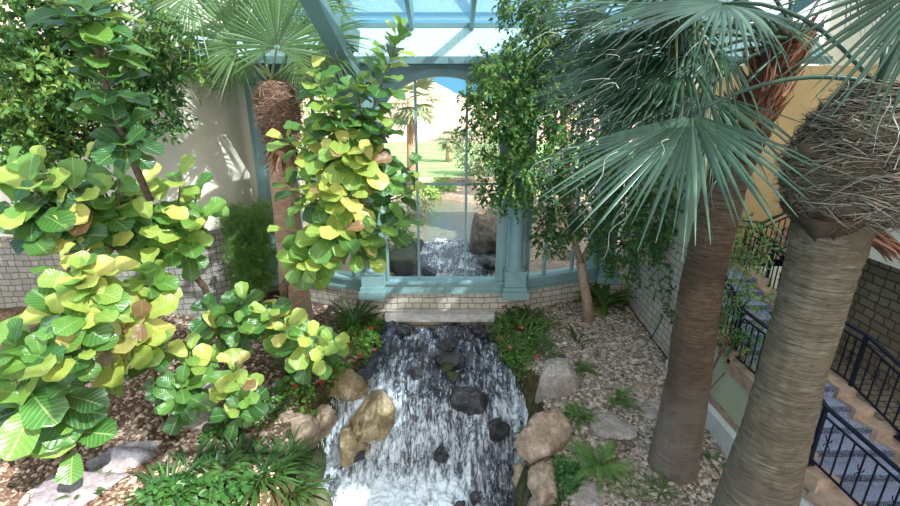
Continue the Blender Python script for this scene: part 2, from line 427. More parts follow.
def m_pebble(name, stops):
    t = NT(name); a = t.N('Attribute', attribute_name='tone'); n = t.noise(t.tc.outputs['Object'], 30, 3)
    c = t.ramp(a.outputs['Fac'], stops); c = t.mix(t.math('MULTIPLY', n, .35), c, (.12, .1, .09))
    return t.fin(t.pbsdf(c, .85, 0, None, .25))
M_GRAV = m_pebble('gravel_stones', [(0, C(100, 86, 76)), (.5, C(162, 146, 130)), (1, C(212, 196, 178))])
M_BARK = m_pebble('bark_chips', [(0, C(84, 64, 52)), (.5, C(144, 120, 102)), (1, C(200, 176, 154))])
def m_water():
    t = NT('foaming_water'); uv = t.tc.outputs['UV']
    st = t.noise(t.map(uv, (6, 1.5, 1)), 1.3, 5, .6, .9)
    fn = t.noise(t.map(uv, (9, 4.2, 1)), 1.35, 5, .68, 1.2)
    at = t.N('Attribute', attribute_name='foam')
    v = t.math('ADD', t.math('MULTIPLY', st, .5), t.math('MULTIPLY', fn, .6))
    v = t.math('ADD', v, t.math('MULTIPLY', t.math('SUBTRACT', at.outputs['Fac'], .5), .42))
    mask = t.ramp(v, [(.48, (0,0,0)), (.555, (.35,.35,.35)), (.66, (1,1,1))])
    n3 = t.noise(uv, 3, 4)
    deep = t.ramp(n3, [(.35, C(28, 33, 42)), (.55, C(56, 62, 76)), (.7, C(84, 80, 74))])
    col = t.mix(mask, deep, C(232, 240, 250))
    rg = t.mix(mask, (.08,.08,.08), (.55,.55,.55))
    h = t.math('ADD', t.math('MULTIPLY', fn, .7), t.math('MULTIPLY', mask, .5))
    p = t.pbsdf(col, rg, 0, t.bump(h, .8, .06), .6)
    return t.fin(p)
M_WATER = m_water()
M_SPRAY = m_plain('water_spray', C(240, 246, 252), .3, 0, .02, 4, 0)
def m_pond():
    t = NT('rippled_pond_water'); g = t.tc.outputs['Object']; n = t.noise(t.map(g, (1, 2.5, 1)), 3.5, 6, .7)
    c = t.ramp(n, [(.35, C(60, 70, 66)), (.6, C(110, 104, 80))])
    return t.fin(t.pbsdf(c, .06, 0, t.bump(n, .35, .05), .8))
M_POND = m_pond()
# ---------------------------------------------------------------- ground
WY = 11.3                                  # plane of the central window
def stream_z(y): return np.interp(y, [4,6.9,7.5,7.9,8.25,8.6,9.3,10.2,10.9,13], [-1.75,-1.68,-1.6,-1.35,-.85,-.33,-.02,.16,.3,.34])
def stream_l(y): return np.interp(y, [4,6.9,7.9,8.6,9.3,10.2,11.3], [-2.5,-2.55,-2.85,-2.55,-1.95,-1.65,-1.6])
def stream_r(y): return np.interp(y, [4,6.9,7.9,8.6,9.3,10.2,11.3], [1.4,1.43,1.5,1.6,1.25,1.0,1.05])
def bank_z(x, y):
    x = np.asarray(x, float); y = np.asarray(y, float)
    L = -.02 + .11*np.clip(-x-2.6, 0, 8) + .35*sstep(7, 12, y) - .5*sstep(6.4, 4.5, y)*sstep(-5, -2.5, x)
    R = np.interp(y, [4,6,7.2,9,12], [-.25,-.1,.05,.22,.5]) + .03*(x-2)
    return np.where(x < -.4, L, R)
def ground_z(x, y, detail=True):
    x = np.asarray(x, float); y = np.asarray(y, float)
    wob = .14*fbm(x*1.3, y*1.3, 2.0, 3)
    d = np.maximum(stream_l(y)-x, x-stream_r(y)) + wob
    t = sstep(-.1, .5, d)
    z = (stream_z(y)-.3-.6*sstep(9.8, 8.8, y))*(1-t) + bank_z(x, y)*t
    if detail:
        z = z + .05*fbm(x*2.2, y*2.2, 0, 4)*t + .09*fbm(x*5, y*5, 4, 3)*t*(1-sstep(.3, 1.2, d))
    return z
def gp(px, py):                                # where the sight line through a photo point meets the bank
    d = ray(px, py); R = 3.0
    while R < 12.3:
        p = W(px, py, R)
        if p.z < float(ground_z(p.x, p.y, False)): return p
        R += .04
    return W(px, py, 12.2)
def on(x, y): return float(ground_z(x, y))
nx, ny = 300, 190
gx = np.linspace(-13, 5.2, nx); gy = np.linspace(2.2, 12.9, ny); GX, GY = np.meshgrid(gx, gy)
GZ = ground_z(GX, GY)
vv = np.stack([GX.ravel(), GY.ravel(), GZ.ravel()], 1)
ii = (np.arange(ny-1)[:, None]*nx + np.arange(nx-1)[None]).ravel(); ff = np.stack([ii, ii+1, ii+nx+1, ii+nx], 1)
dd = np.maximum(stream_l(GY)-GX, GX-stream_r(GY)).ravel()
g = fast('ground', vv, ff, M_SOIL, smooth=True, attrs={'moss': (1-sstep(.3, .8, dd))*.9}); struct(g)

# ---------------------------------------------------------------- bay window wall
CL, CR = (-1.98, WY), (1.63, WY); BL, BR = (-4.95, 12.45), (4.5, 12.45)
SILLZ, SILLB, EAVE = 1.46, 1.13, 6.93
def arch_panel(A, B, z0, z1, u0, u1, spring, rise, thick, n=28):
    A = Vector((*A, 0)); B = Vector((*B, 0)); d = B-A; L = d.length; d.normalize(); nn = Vector((d.y, -d.x, 0))
    uc, hw = (u0+u1)/2, (u1-u0)/2
    us = [uc-hw*math.cos(PI*i/n) for i in range(n+1)]; zs = [spring+rise*math.sin(PI*i/n) for i in range(n+1)]
    mb = MB()
    def P(u, z, back): q = A + d*u - nn*(thick if back else 0); return (q.x, q.y, z)
    for i in range(n):
        a, b = us[i], us[i+1]; za, zb = zs[i], zs[i+1]
        mb.add([P(a,za,0),P(b,zb,0),P(b,z1,0),P(a,z1,0),P(a,za,1),P(b,zb,1),P(b,z1,1),P(a,z1,1)], [(0,1,2,3),(7,6,5,4),(0,4,5,1),(3,2,6,7)])
    mb.wallbox(A, B, z0, z1, thick, 0, 0, u0); mb.wallbox(A, B, z0, z1, thick, 0, u1, L)
    return mb
def arch_band(A, B, u0, u1, zb, spring, rise, w, proud, n=28):      # moulding following the opening
    A = Vector((*A, 0)); B = Vector((*B, 0)); d = B-A; d.normalize(); nn = Vector((d.y, -d.x, 0))
    uc, hw = (u0+u1)/2, (u1-u0)/2; path = [(u0, zb, -1, 0)]
    for i in range(n+1):
        a = PI*i/n; path.append((uc-hw*math.cos(a), spring+rise*math.sin(a), -math.cos(a), math.sin(a)))
    path.append((u1, zb, 1, 0)); mb = MB(); vs = []
    for u, z, ou, oz in path:
        for o, q in ((0, -.06), (0, proud), (w, proud), (w, -.06)):
            p = A + d*(u+ou*o) + nn*q; vs.append((p.x, p.y, z+oz*o))
    fs = []
    for i in range(len(path)-1):
        for k in range(4): fs.append((i*4+k, i*4+(k+1) % 4, i*4+4+(k+1) % 4, i*4+4+k))
    return mb.add(vs, fs)
def bay(idx, A, B, u0, u1, spring, rise, bars, hz):
    w = obj('window_%d' % idx, arch_panel(A, B, SILLB, EAVE, u0, u1, spring, rise, .22), M_TEAL, kind='structure')
    obj('arch_moulding', arch_band(A, B, u0, u1, SILLZ, spring, rise, .16, .05), M_TEAL, w)
    obj('inner_moulding', arch_band(A, B, u0+.02, u1-.02, SILLZ, spring, rise-.03, .05, .085), M_TEAL, w)
    Av = Vector((*A, 0)); d = (Vector((*B, 0))-Av); d.normalize()
    for b in bars:
        uc, hw = (u0+u1)/2, (u1-u0)/2; zt = spring+rise*math.sqrt(max(0, 1-((b-uc)/hw)**2))
        obj('mullion', MB().wallbox(A, B, SILLZ, zt, .09, -.04, b-.03, b+.03), M_TEAL, w)
    for z, a, b in hz: obj('transom', MB().wallbox(A, B, z-.025, z+.025, .08, -.045, a, b), M_TEAL, w)
    n = 24; uc, hw = (u0+u1)/2, (u1-u0)/2
    P = lambda u, z, o: tuple((Av + d*u - Vector((d.y, -d.x, 0))*o)[:2]) + (z,)
    out = [(u0, SILLZ)] + [(uc-hw*math.cos(PI*i/n), spring+rise*math.sin(PI*i/n)) for i in range(n+1)] + [(u1, SILLZ)]
    m = len(out); mb = MB(); mb.add([P(u, z, .09) for u, z in out]+[P(u, z, .1) for u, z in out],
        [tuple(range(m)), tuple(range(m, 2*m))[::-1]] + [(i, (i+1) % m, m+(i+1) % m, m+i) for i in range(m)])
    obj('glass_pane', mb, M_GLASS, w)
    obj('sill', MB().wallbox(A, B, SILLB, SILLZ-.02, .3, .06).wallbox(A, B, SILLZ-.07, SILLZ, .42, .12).wallbox(A, B, SILLB-.02, SILLB+.05, .36, .1), M_TEAL, w)
    return w
Lc = CR[0]-CL[0]
bay(1, CL, CR, .33, 3.22, 5.62, 1.0, (.33+.82, .33+2.06), ((4.06, .33, 3.22),))
Lr = math.dist(CR, BR); bay(2, CR, BR, .5, Lr-.42, 5.3, .95, (Lr*.36, Lr*.66), ((4.06, .5, Lr-.42),))
bay(3, BL, CL, .75, Lr-.25, 5.3, .95, (Lr*.5, Lr*.78), ((4.06, .75, Lr-.25),))
# stone plinth under the bay
pl = MB(); pl.wallbox(CL, CR, .0, SILLB, .34, .02); obj('wall_plinth_centre', pl, M_STONE, kind='structure')
obj('wall_plinth_right', MB().wallbox(CR, BR, .0, SILLB, .34, .02), M_STONE, kind='structure')
obj('wall_plinth_left', MB().wallbox(BL, CL, .0, SILLB, .34, .02), M_STONE, kind='structure')
obj('wall_pier_right', MB().box(4.42, 5.12, 12.2, 12.75, .2, 1.3), M_STONE, kind='structure')
obj('trim_1', MB().box(-1.75, 1.2, 10.98, 11.3, .38, .6), M_CONC, kind='structure')      # spillway lip
# pilasters
def pilaster(nm, label, c, w, ang=0):
    t = thing(nm, label, 'column', (c[0], c[1], SILLB-.05))
    x, y = c; hw = w/2
    obj('shaft', MB().box(x-hw*.86, x+hw*.86, y-.06, y+.2, SILLB+.3, EAVE-.25), M_TEAL, t)
    sh = [(hw*.74, SILLB+.75), (hw*.68, SILLB+.85), (hw*.66, EAVE-.55), (hw*.72, EAVE-.5)]
    obj('round_front', MB().lathe((x, y-.06), sh, 24, PI, 2*PI), M_TEAL, t, True)
    b = MB(); b.box(x-hw*1.25, x+hw*1.25, y-.36, y+.2, SILLB-.05, SILLB+.16).box(x-hw*1.12, x+hw*1.12, y-.29, y+.2, SILLB+.16, SILLB+.26)
    b.box(x-hw, x+hw, y-.24, y+.2, SILLB+.26, SILLB+.62).box(x-hw*1.06, x+hw*1.06, y-.27, y+.2, SILLB+.62, SILLB+.7)
    b.lathe((x, y-.04), [(hw*.95, SILLB+.7), (hw*.95, SILLB+.74), (hw*.8, SILLB+.8)], 24, PI, 2*PI)
    obj('base', b, M_TEAL, t)
    cp = MB(); cp.box(x-hw, x+hw, y-.24, y+.2, EAVE-.42, EAVE-.02).box(x-hw*1.15, x+hw*1.15, y-.32, y+.2, EAVE-.12, EAVE)
    cp.box(x-hw*1.08, x+hw*1.08, y-.28, y+.2, EAVE-.47, EAVE-.42)
    obj('capital', cp, M_TEAL, t)
pilaster('window_pilaster', 'teal pilaster with stepped base right of the central arched window', (1.72, WY-.08), .56)
pilaster('window_pilaster', 'sunlit teal pilaster behind the tall fiddle-leaf fig', (-2.05, WY-.08), .56)
pilaster('window_pilaster', 'teal pilaster in the corner by the cut stone wall', (4.55, 12.35), .5)
pilaster('window_pilaster', 'wide teal pilaster between the cream wall and the left palm', (-4.95, 12.3), .72)
# eave, fascia, skylight
obj('trim_2', MB().box(-7.5, 8.4, 10.72, 11.05, EAVE-.1, EAVE+.05).box(-7.5, 8.4, 10.8, 12.7, EAVE, EAVE+.04), M_TEALD, kind='structure')
f = MB(); vs = [(-7.5,10.9,EAVE+.03),(8.4,10.9,EAVE+.03),(8.4,11.5,7.68),(-7.5,11.5,7.68),(-7.5,11.05,EAVE),(8.4,11.05,EAVE),(8.4,11.62,7.68),(-7.5,11.62,7.68)]
f.add(vs, [(0,1,2,3),(7,6,5,4),(0,4,5,1),(3,2,6,7),(0,3,7,4),(1,5,6,2)]); obj('wall_fascia', f, M_FASCIA, kind='structure')
def roof_z(y): return 7.68 + .3*(11.5-y)
xs = [-.875+1.37*k for k in range(-5, 7)]
for i, x in enumerate(xs):
    o = obj('trim_%d' % (10+i), MB().beam((x, 11.55, roof_z(11.55)), (x, -1.0, roof_z(-1.0)), .09, .2), M_TEALD, kind='structure')
for j, y in enumerate((11.5, 5.6, -.6)):
    obj('trim_%d' % (30+j), MB().beam((xs[0], y, roof_z(y)+.02), (8.6, y, roof_z(y)+.02), .08, .1), M_TEALD, kind='structure')
gl = MB(); q = .14
gl.add([(xs[0],11.5,roof_z(11.5)+q),(8.6,11.5,roof_z(11.5)+q),(8.6,-1,roof_z(-1)+q),(xs[0],-1,roof_z(-1)+q),(xs[0],11.5,roof_z(11.5)+q+.012),(8.6,11.5,roof_z(11.5)+q+.012),(8.6,-1,roof_z(-1)+q+.012),(xs[0],-1,roof_z(-1)+q+.012)],
       [(3,2,1,0),(4,5,6,7),(0,1,5,4),(1,2,6,5),(2,3,7,6),(3,0,4,7)])
obj('ceiling_skylight', gl, M_ROOFG, kind='structure')
# raking struts at the left of the skylight
obj('trim_40', MB().beam(W(359,86,10.9), W(297,-30,7.6), .3, .28), M_TEALD, kind='structure')
obj('trim_41', MB().beam(W(357,42,10.4), W(336,22,9.6), .12, .42), M_TEALD, kind='structure')
b = MB(); p0, p1, p2 = W(331,16,10.35), W(358,42,10.35), W(351,56,10.35)
b.add([p0,p1,p2]+[p+Vector((0,.12,0)) for p in (p0,p1,p2)], [(0,1,2),(5,4,3),(0,3,4,1),(1,4,5,2),(2,5,3,0)]); obj('trim_42', b, M_TEALD, kind='structure')

# ---------------------------------------------------------------- left walls
_c = [(-4.95,12.75),(-5.45,12.45),(-5.7,11.6),(-6.3,10.85),(-8.2,10.6),(-13,10.3)]
LW = []
for k in range(len(_c)-1):
    p0, p1, p2, p3 = [Vector(_c[min(max(k+q, 0), len(_c)-1)]) for q in (-1, 0, 1, 2)]
    for m in range(8):
        t = m/8; LW.append(tuple(.5*((2*p1)+(p2-p0)*t+(2*p0-5*p1+4*p2-p3)*t*t+(3*p1-p0-3*p2+p3)*t**3)))
LW.append(_c[-1])
st = MB(); ca = MB()
for a, b_ in zip(LW[:-1], LW[1:]):
    st.wallbox(b_, a, .0, 2.95, .3, .06); ca.wallbox(b_, a, 2.95, 10.5, .3, 0)
obj('wall_left_stone', st, M_STONEG, kind='structure'); obj('wall_left', ca, M_PLASTER, kind='structure')
# ---------------------------------------------------------------- right walls
obj('wall_right_stone', MB().wallbox((5.1,12.9), (5.1,8.9), -.2, 3.12, .3), M_STONE, kind='structure')
obj('wall_right', MB().wallbox((5.16,12.9), (5.16,8.9), 3.12, 5.6, .3), M_PLASTERG, kind='structure')
obj('wall_back_ochre', MB().box(5.46, 14, 10.2, 10.5, -.5, 6.75), M_OCHRE, kind='structure')
obj('wall_far_white', MB().box(5.5, 16, 13.5, 13.9, 5, 13), M_WHITE, kind='structure')
obj('wall_sun_block_right', MB().box(9.1, 9.6, -9, 12.0, 4.6, 12.8), M_CREAM, kind='structure')  # unseen wall, added and sized to keep the sun off the right side
obj('wall_walkway', MB().box(8.0, 8.2, -2, 10.2, 3.35, 4.25).box(8.0, 9.6, -2, 10.2, 3.2, 3.35), M_CREAM, kind='structure')
obj('wall_under_walkway', MB().box(8.75, 9.0, -2, 10.2, -1, 3.2), M_STONED, kind='structure')
obj('floor_side', MB().box(6.6, 14, -2, 10.2, -1.2, .55), M_STONED, kind='structure')

# ---------------------------------------------------------------- staircase
def railing(label, path, group=None, h=.95, sp=.13, posts=None, curls=True):
    t = thing('stair_railing', label, 'railing', path[0], group)
    P = [Vector(p) for p in path]
    up = Vector((0,0,1))
    tr = MB(); br = MB(); sr = MB()
    for a, b in zip(P[:-1], P[1:]):
        tr.beam(a+up*h, b+up*h, .06, .035); br.beam(a+up*.08, b+up*.08, .03, .025); sr.beam(a+up*(h-.13), b+up*(h-.13), .025, .025)
    obj('top_rail', tr, M_IRON, t); obj('bottom_rail', br, M_IRON, t); obj('second_rail', sr, M_IRON, t)
    cnt = 0
    for a, b in zip(P[:-1], P[1:]):
        L = (b-a).length; n = max(2, int(L/sp))
        for i in range(n):
            f = i/n; p = a.lerp(b, f)
            big = (i == 0) or (n > 11 and i == n//2)
            if big: obj('post', MB().beam(p, p+up*(h+.01), .05, .05, (0,1,0)).box(p.x-.05,p.x+.05,p.y-.05,p.y+.05,p.z-.02,p.z+.02), M_IRON, t)
            else:
                o = obj('baluster', MB().beam(p+up*.08, p+up*(h-.12), .017, .017, (0,1,0)), M_IRON, t); cnt += 1
                if curls and i % 3 == 1:
                    c = p+up*(h*.52); dr = (b-a).normalized(); mb = MB()
                    for s in (-1, 1):
                        for q in (-1, 1):
                            pts = [c+dr*(s*(.012+.028*math.sin(k*.5)))+up*(q*(.02+.018*k)) for k in range(5)]
                            mb.tube(pts, .007, 5)
                    obj('scroll', mb, M_IRON, t)
    p = P[-1]; obj('post', MB().beam(p, p+up*(h+.01), .05, .05, (0,1,0)).box(p.x-.05,p.x+.05,p.y-.05,p.y+.05,p.z-.02,p.z+.02), M_IRON, t)
    return t
stair = thing('staircase', 'blue speckled stone staircase with terracotta edges descending past the near palm', 'stairs', (5.9, 6, .2))
def xl(y): return float(np.interp(y, [3.6,4.6,5.2,6.2,9], [6.0,5.5,5.12,5.06,5.06]))
def xr(y): return float(np.interp(y, [3.6,4.9,5.5,6.1,7,9], [7.6,6.95,6.66,6.42,6.42,6.42]))
def step(y0, y1, z, zb, left=True):               # y1 far, y0 near (nosing)
    a0, b0, a1, b1 = xl(y0)+.2, xr(y0)-.12, xl(y1)+.2, xr(y1)-.12
    mb = MB(); mb.add([(a0,y0,zb),(b0,y0,zb),(b1,y1,zb),(a1,y1,zb),(a0,y0,z),(b0,y0,z),(b1,y1,z),(a1,y1,z)], [(3,2,1,0),(4,5,6,7),(0,1,5,4),(1,2,6,5),(2,3,7,6),(3,0,4,7)])
    o = obj('tread', mb, M_TREAD, stair)
    obj('nosing', MB().box(a0, b0, y0-.012, y0+.05, z-.06, z+.004), M_NOSE, o)
    zb = z-.2
    for (xa, xb, xc, xd) in ((xl(y0)-.06, a0+.04, xl(y1)-.06, a1+.04), (b0-.04, b0+.26, b1-.04, b1+.26))[0 if left else 1:]:
        kb = MB(); kb.add([(xa,y0-.08,zb),(xb,y0-.08,zb),(xd,y1,zb),(xc,y1,zb),(xa,y0-.08,z+.05),(xb,y0-.08,z+.05),(xd,y1,z+.05),(xc,y1,z+.05)], [(3,2,1,0),(4,5,6,7),(0,1,5,4),(1,2,6,5),(2,3,7,6),(3,0,4,7)])
        obj('curb', kb, M_TERRA, stair)
Y0 = 6.25; Z0 = 1.6
step(Y0, 7.1, Z0, .5)
for k in range(1, 10): step(Y0-.3*k, Y0-.3*(k-1), Z0-.16*k, .3-.1*k)
for k in range(1, 6): step(7.1+.3*(k-1), 7.1+.3*k, Z0+.16*k, .5)
step(8.6, 10.15, Z0+.16*6, .5, False)
# side wall of the stair with ledge
sw = MB()
def sidez(y): return float(np.interp(y, [3.6,6.25,7.1,8.6,9], [.15,1.52,1.52,2.3,2.4]))
ys = [3.6,4.2,4.8,5.5,6.25,7.1,7.9,8.9]
for a, b in zip(ys[:-1], ys[1:]):
    xa, xb, za, zb = xl(a), xl(b), sidez(a)-.1, sidez(b)-.1
    sw.add([(xa,a,-1.5),(xa+.15,a,-1.5),(xb+.15,b,-1.5),(xb,b,-1.5),(xa,a,za),(xa+.15,a,za),(xb+.15,b,zb),(xb,b,zb)], [(3,2,1,0),(4,5,6,7),(0,1,5,4),(1,2,6,5),(2,3,7,6),(3,0,4,7)])
obj('wall_stair_side', sw, M_PLASTERG, kind='structure')
def strip(name, off0, off1, z0, z1, mat, ya=3.6, yb=8.9):
    mb = MB(); yy = [ya,4.2,4.8,5.5,6.25,7.1,8,yb]
    for a, b in zip(yy[:-1], yy[1:]):
        xa, xb = xl(a), xl(b)
        mb.add([(xa+off0,a,z0(a)),(xa+off1,a,z0(a)),(xb+off1,b,z0(b)),(xb+off0,b,z0(b)),(xa+off0,a,z1(a)),(xa+off1,a,z1(a)),(xb+off1,b,z1(b)),(xb+off0,b,z1(b))], [(3,2,1,0),(4,5,6,7),(0,1,5,4),(1,2,6,5),(2,3,7,6),(3,0,4,7)])
    return obj(name, mb, mat, kind='structure')
lz = lambda y: float(np.interp(y, [3.6,5,9],[.3,.5,.5]))
strip('trim_3', -.16, .0, lambda y: lz(y)-.7, lz, M_LEDGE)
strip('trim_4', -.03, .03, lambda y: lz(y)+.0, lambda y: lz(y)+.14, M_TERRA)
railing('black iron railing along the garden side of the stairs, curving past the near palm', [(xl(3.7)+.05,3.7,.28),(xl(4.3)+.05,4.3,.62),(xl(5.2)+.05,5.2,1.09),(xl(6.2)+.05,6.2,1.62),(5.1,7.1,1.64),(5.1,8.6,2.42),(5.1,8.9,2.55)])
railing('black iron railing on the wall side of the blue stairs', [(7.2,4.5,.75),(6.72,5.5,1.25),(6.5,6.25,1.62),(6.5,7.1,1.64),(6.5,8.6,2.42),(6.5,9.5,2.5)], None)
railing('black iron railing of the upper flight against the ochre wall', [(5.6,9.9,2.62),(6.7,9.35,2.62),(8.0,9.35,3.3)])
fl = thing('upper_stair_flight', 'short terracotta-edged flight rising right behind the near palm head', 'stairs', (7.3, 9.6, 2))
for k in range(7): obj('step', MB().box(6.62+.2*k, 8.0, 9.3, 10.2, 2.4, 2.66+.1*k), M_TERRA, fl)
obj('stringer', MB().box(6.6, 8.0, 9.2, 9.3, 1.2, 2.6), M_CREAM, fl)
railing('black iron railing on top of the cream walkway parapet', [(8.1,3.0,4.25),(8.1,10.1,4.25)], None, .8, .14, curls=False)
# ---------------------------------------------------------------- palms
def trunk_mesh(path, rads, seg=110, rings=420, amp=.012, seed=0):
    path = np.array(path, float); t = np.linspace(0, 1, rings); L = np.linspace(0, 1, len(path))
    c = np.stack([np.interp(t, L, path[:, k]) for k in range(3)], 1); k = np.ones(31)/31
    cs = c.copy()
    for j in range(2): cs[:, j] = np.convolve(np.pad(c[:, j], 15, 'edge'), k, 'valid')
    r = np.interp(t, np.linspace(0, 1, len(rads)), rads); a = np.linspace(0, 2*PI, seg, endpoint=False)
    A, T = np.meshgrid(a, t); z = c[:, 2][:, None]+0*A
    ca, sa = np.cos(A), np.sin(A)
    n = fbm(ca*1.2+seed, sa*1.2, z*24, 4)*amp + fbm(ca*.8, sa*.8+seed, z*2.2, 3)*amp*2.2 - np.clip(vnoise(ca*2.5, sa*2.5+seed, z*48), .35, 1)*amp*1.1
    R = r[:, None]+n
    v = np.stack([cs[:, 0][:, None]+R*ca, cs[:, 1][:, None]+R*sa, z], 2).reshape(-1, 3)
    i = np.arange(rings-1)[:, None]*seg; j = np.arange(seg)[None]; j2 = (j+1) % seg
    f = np.stack([i+j, i+j2, i+seg+j2, i+seg+j], 2).reshape(-1, 4)
    return v, f
def fan_leaf(center, outdir, updir, R, nseg=44, span=250, droop=.25, jag=.12, hast=.45, curl=.0, seed=0, wf=1.0, rng_=None, tb=0.0):
    """costapalmate blade: folded segments fused near the hub and free towards their drooping tips"""
    rg = np.random.default_rng(seed); o = nrm(np.array(outdir, float)); u = np.array(updir, float); x = nrm(np.cross(o, u)); n = np.cross(x, o)
    vs, fs, tn = [], [], []; lo, hi = (-span/2, span/2) if rng_ is None else rng_; lo, hi = math.radians(lo), math.radians(hi); da = (hi-lo)/nseg; ns = 7
    for s in range(nseg):
        a = lo + (s+.5)*da + rg.normal(0, .012)
        Ls = R*(1-.22*(abs(a)/2.2)**2)*(1+rg.normal(0, jag*.5)); fall = droop*(1+rg.normal(0, .35))
        d = o*math.cos(a)+x*math.sin(a); side = -o*math.sin(a)+x*math.cos(a); tw = rg.normal(0, .25)
        base = len(vs); tone = np.clip(rg.normal(.45+tb, .22), 0, 1)
        for k in range(ns+1):
            t = k/ns; r = Ls*(.04+.96*t); w = r*math.tan(da/2)*1.02 if t < hast else Ls*hast*math.tan(da/2)*1.02*(1-(t-hast)/(1-hast))**.8
            w *= wf; w = max(w, .0015); fd = w*.75
            q = np.array(center)+d*r + n*(.02*t) - np.array([0,0,1.])*fall*R*max(0, t-.25)**2 + side*curl*R*max(0, t-.5)**2*tw*4
            sd_ = side if t < hast else side*math.cos(tw*t)+n*math.sin(tw*t)
            vs += [q-sd_*w-n*fd*.5, q+n*fd*.5, q+sd_*w-n*fd*.5]; tn += [tone]*3
        for k in range(ns):
            b = base+k*3; fs += [(b,b+1,b+4,b+3),(b+1,b+2,b+5,b+4)]
    return np.array(vs), np.array(fs), np.array(tn)
def threads(center, outdir, R, n, seed, down=.5):
    rg = np.random.default_rng(seed); mb = MB(); o = nrm(np.array(outdir, float))
    for i in range(n):
        d = nrm(o+rg.normal(0, .55, 3)); p = np.array(center)+d*R*rg.uniform(.45, .95); pts = []; v = rg.normal(0, 1, 3)*.03; L = rg.uniform(.6, 1.4)
        ph, am = rg.uniform(0, 6), rg.uniform(.01, .05)
        for k in range(7):
            t = k/6; pts.append(p + nrm(d+v*8)*t*.25*L + np.array([am*math.sin(ph+t*7), am*math.cos(ph+t*6), -down*.3*L*t*t]))
        mb.tube(pts, [.0028*(1-.6*k/6) for k in range(7)], 3, False)
    return mb
def strips(n, fn, mat, name, parent, seg=4, seed=0):
    """fn(rng)-> start, direction, bend vector, length, width"""
    rg = np.random.default_rng(seed); vs, fs, tn = [], [], []
    for i in range(n):
        p, d, b, L, w = fn(rg); d = nrm(np.array(d)); side = nrm(np.cross(d, rg.normal(0, 1, 3))); base = len(vs); tone = rg.random()
        nn_ = np.cross(d, side)
        for k in range(seg+1):
            t = k/seg; q = np.array(p)+d*L*t+np.array(b)*t*t; ww = w*(1-t*.85)
            vs += [q-side*ww, q+nn_*ww*.6, q+side*ww]; tn += [tone]*3
        for k in range(seg):
            a = base+k*3; fs += [(a,a+1,a+4,a+3),(a+1,a+2,a+5,a+4),(a+2,a,a+3,a+5)]
    return fast(name, vs, fs, mat, parent, True, tone=tn)
def petiole(mb, p0, p1, sag=.1, r0=.022, r1=.013):
    p0, p1 = Vector(p0), Vector(p1); pts = []
    for k in range(9):
        t = k/8; p = p0.lerp(p1, t); p.z += sag*4*t*(1-t); pts.append(p)
    mb.tube(pts, [r0+(r1-r0)*k/8 for k in range(9)], 6)
    return pts
def palm_head(parent, heart, leaves, mats, seed, R=.95, pr=(.024, .014), thr=10, blade='fan_leaf', wf=1.0, hast=.45):
    mleaf, mpet = mats
    for i, lf in enumerate(leaves):
        hub, od, up, kw = lf
        pm = MB(); pts = petiole(pm, heart + Vector((random.uniform(-.1,.1), random.uniform(-.1,.1), random.uniform(-.1,.1))), hub, kw.pop('sag', .12), *pr)
        f = obj('frond', pm, mpet, parent, True)
        a = dict(R=R, seed=seed+i, wf=wf, hast=hast); a.update(kw); th = a.pop('thr', thr)
        v, fc, tn = fan_leaf(hub, od, up, **a)
        fast(blade, v, fc, mleaf, f, False, tone=tn)
        if th: obj('thread', threads(hub, od, a['R'], th, seed+i), M_THREAD, f).__setitem__('kind', 'stuff')

# near palm (right foreground)
NP = thing('fan_palm', 'massive near fan palm with shaggy fibre collar in front of the staircase', 'palm tree', (3.28, 3.74, -.9))
v, f = trunk_mesh([(3.28,3.74,-1.1),(3.28,3.74,2),(3.28,3.74,3.5),(3.28,3.74,5.3)], [.45,.41,.36,.30,.265,.262,.30], amp=.008, seed=1); fast('trunk', v, f, M_TRUNK_NEAR, NP, True)
cx, cy = 3.38, 3.74
def skirt_core(z): return float(np.interp(z, [4.85,5.05,5.22,5.5,5.85,6.12], [.26,.32,.43,.5,.4,.2]))
zz = np.linspace(4.78, 6.15, 60); aa = np.linspace(0, 2*PI, 90, endpoint=False); A, Z = np.meshgrid(aa, zz)
Rr = np.vectorize(skirt_core)(Z)+.1*fbm(np.cos(A)*1.7, np.sin(A)*1.7, Z*9, 4)
v = np.stack([np.interp(Z, [4.8,5.5], [3.28,cx])+Rr*np.cos(A), cy+Rr*np.sin(A), Z], 2).reshape(-1, 3); i = np.arange(59)[:, None]*90; j = np.arange(90)[None]; j2 = (j+1) % 90
fast('fibre_collar', v, np.stack([i+j, i+j2, i+90+j2, i+90+j], 2).reshape(-1, 4), M_FIBRE, NP, True, tone=np.full(len(v), .3))
def fs(rg):
    a = rg.uniform(0, 2*PI); z = rg.uniform(5.12, 6.15); r = skirt_core(z)*rg.uniform(.93, 1.1); s = rg.choice([-1, 1])
    tdir = np.array([-math.sin(a)*s, math.cos(a)*s, rg.normal(0, .25)]); od = np.array([math.cos(a), math.sin(a), 0])
    return (cx+r*math.cos(a), cy+r*math.sin(a), z), tdir+od*rg.uniform(.0, .5), -od*.12+np.array([0,0,rg.normal(-.03,.06)]), rg.uniform(.1, .36), rg.uniform(.003, .011)
o = strips(5200, fs, M_FIBREN, 'dry_fibre', NP, seed=5); o['kind'] = 'stuff'
def fs2(rg):
    a = rg.uniform(0, 2*PI); z = rg.uniform(5.08, 6.0); r = skirt_core(z)*.98
    od = np.array([math.cos(a), math.sin(a), 0])
    return (cx+r*math.cos(a), cy+r*math.sin(a), z), od+np.array([rg.normal(0,.5), rg.normal(0,.5), rg.normal(0,.3)]), (0,0,-.03), rg.uniform(.05, .14), rg.uniform(.003, .008)
o = strips(2600, fs2, M_FIBREN, 'loose_fibre', NP, seed=6); o['kind'] = 'stuff'
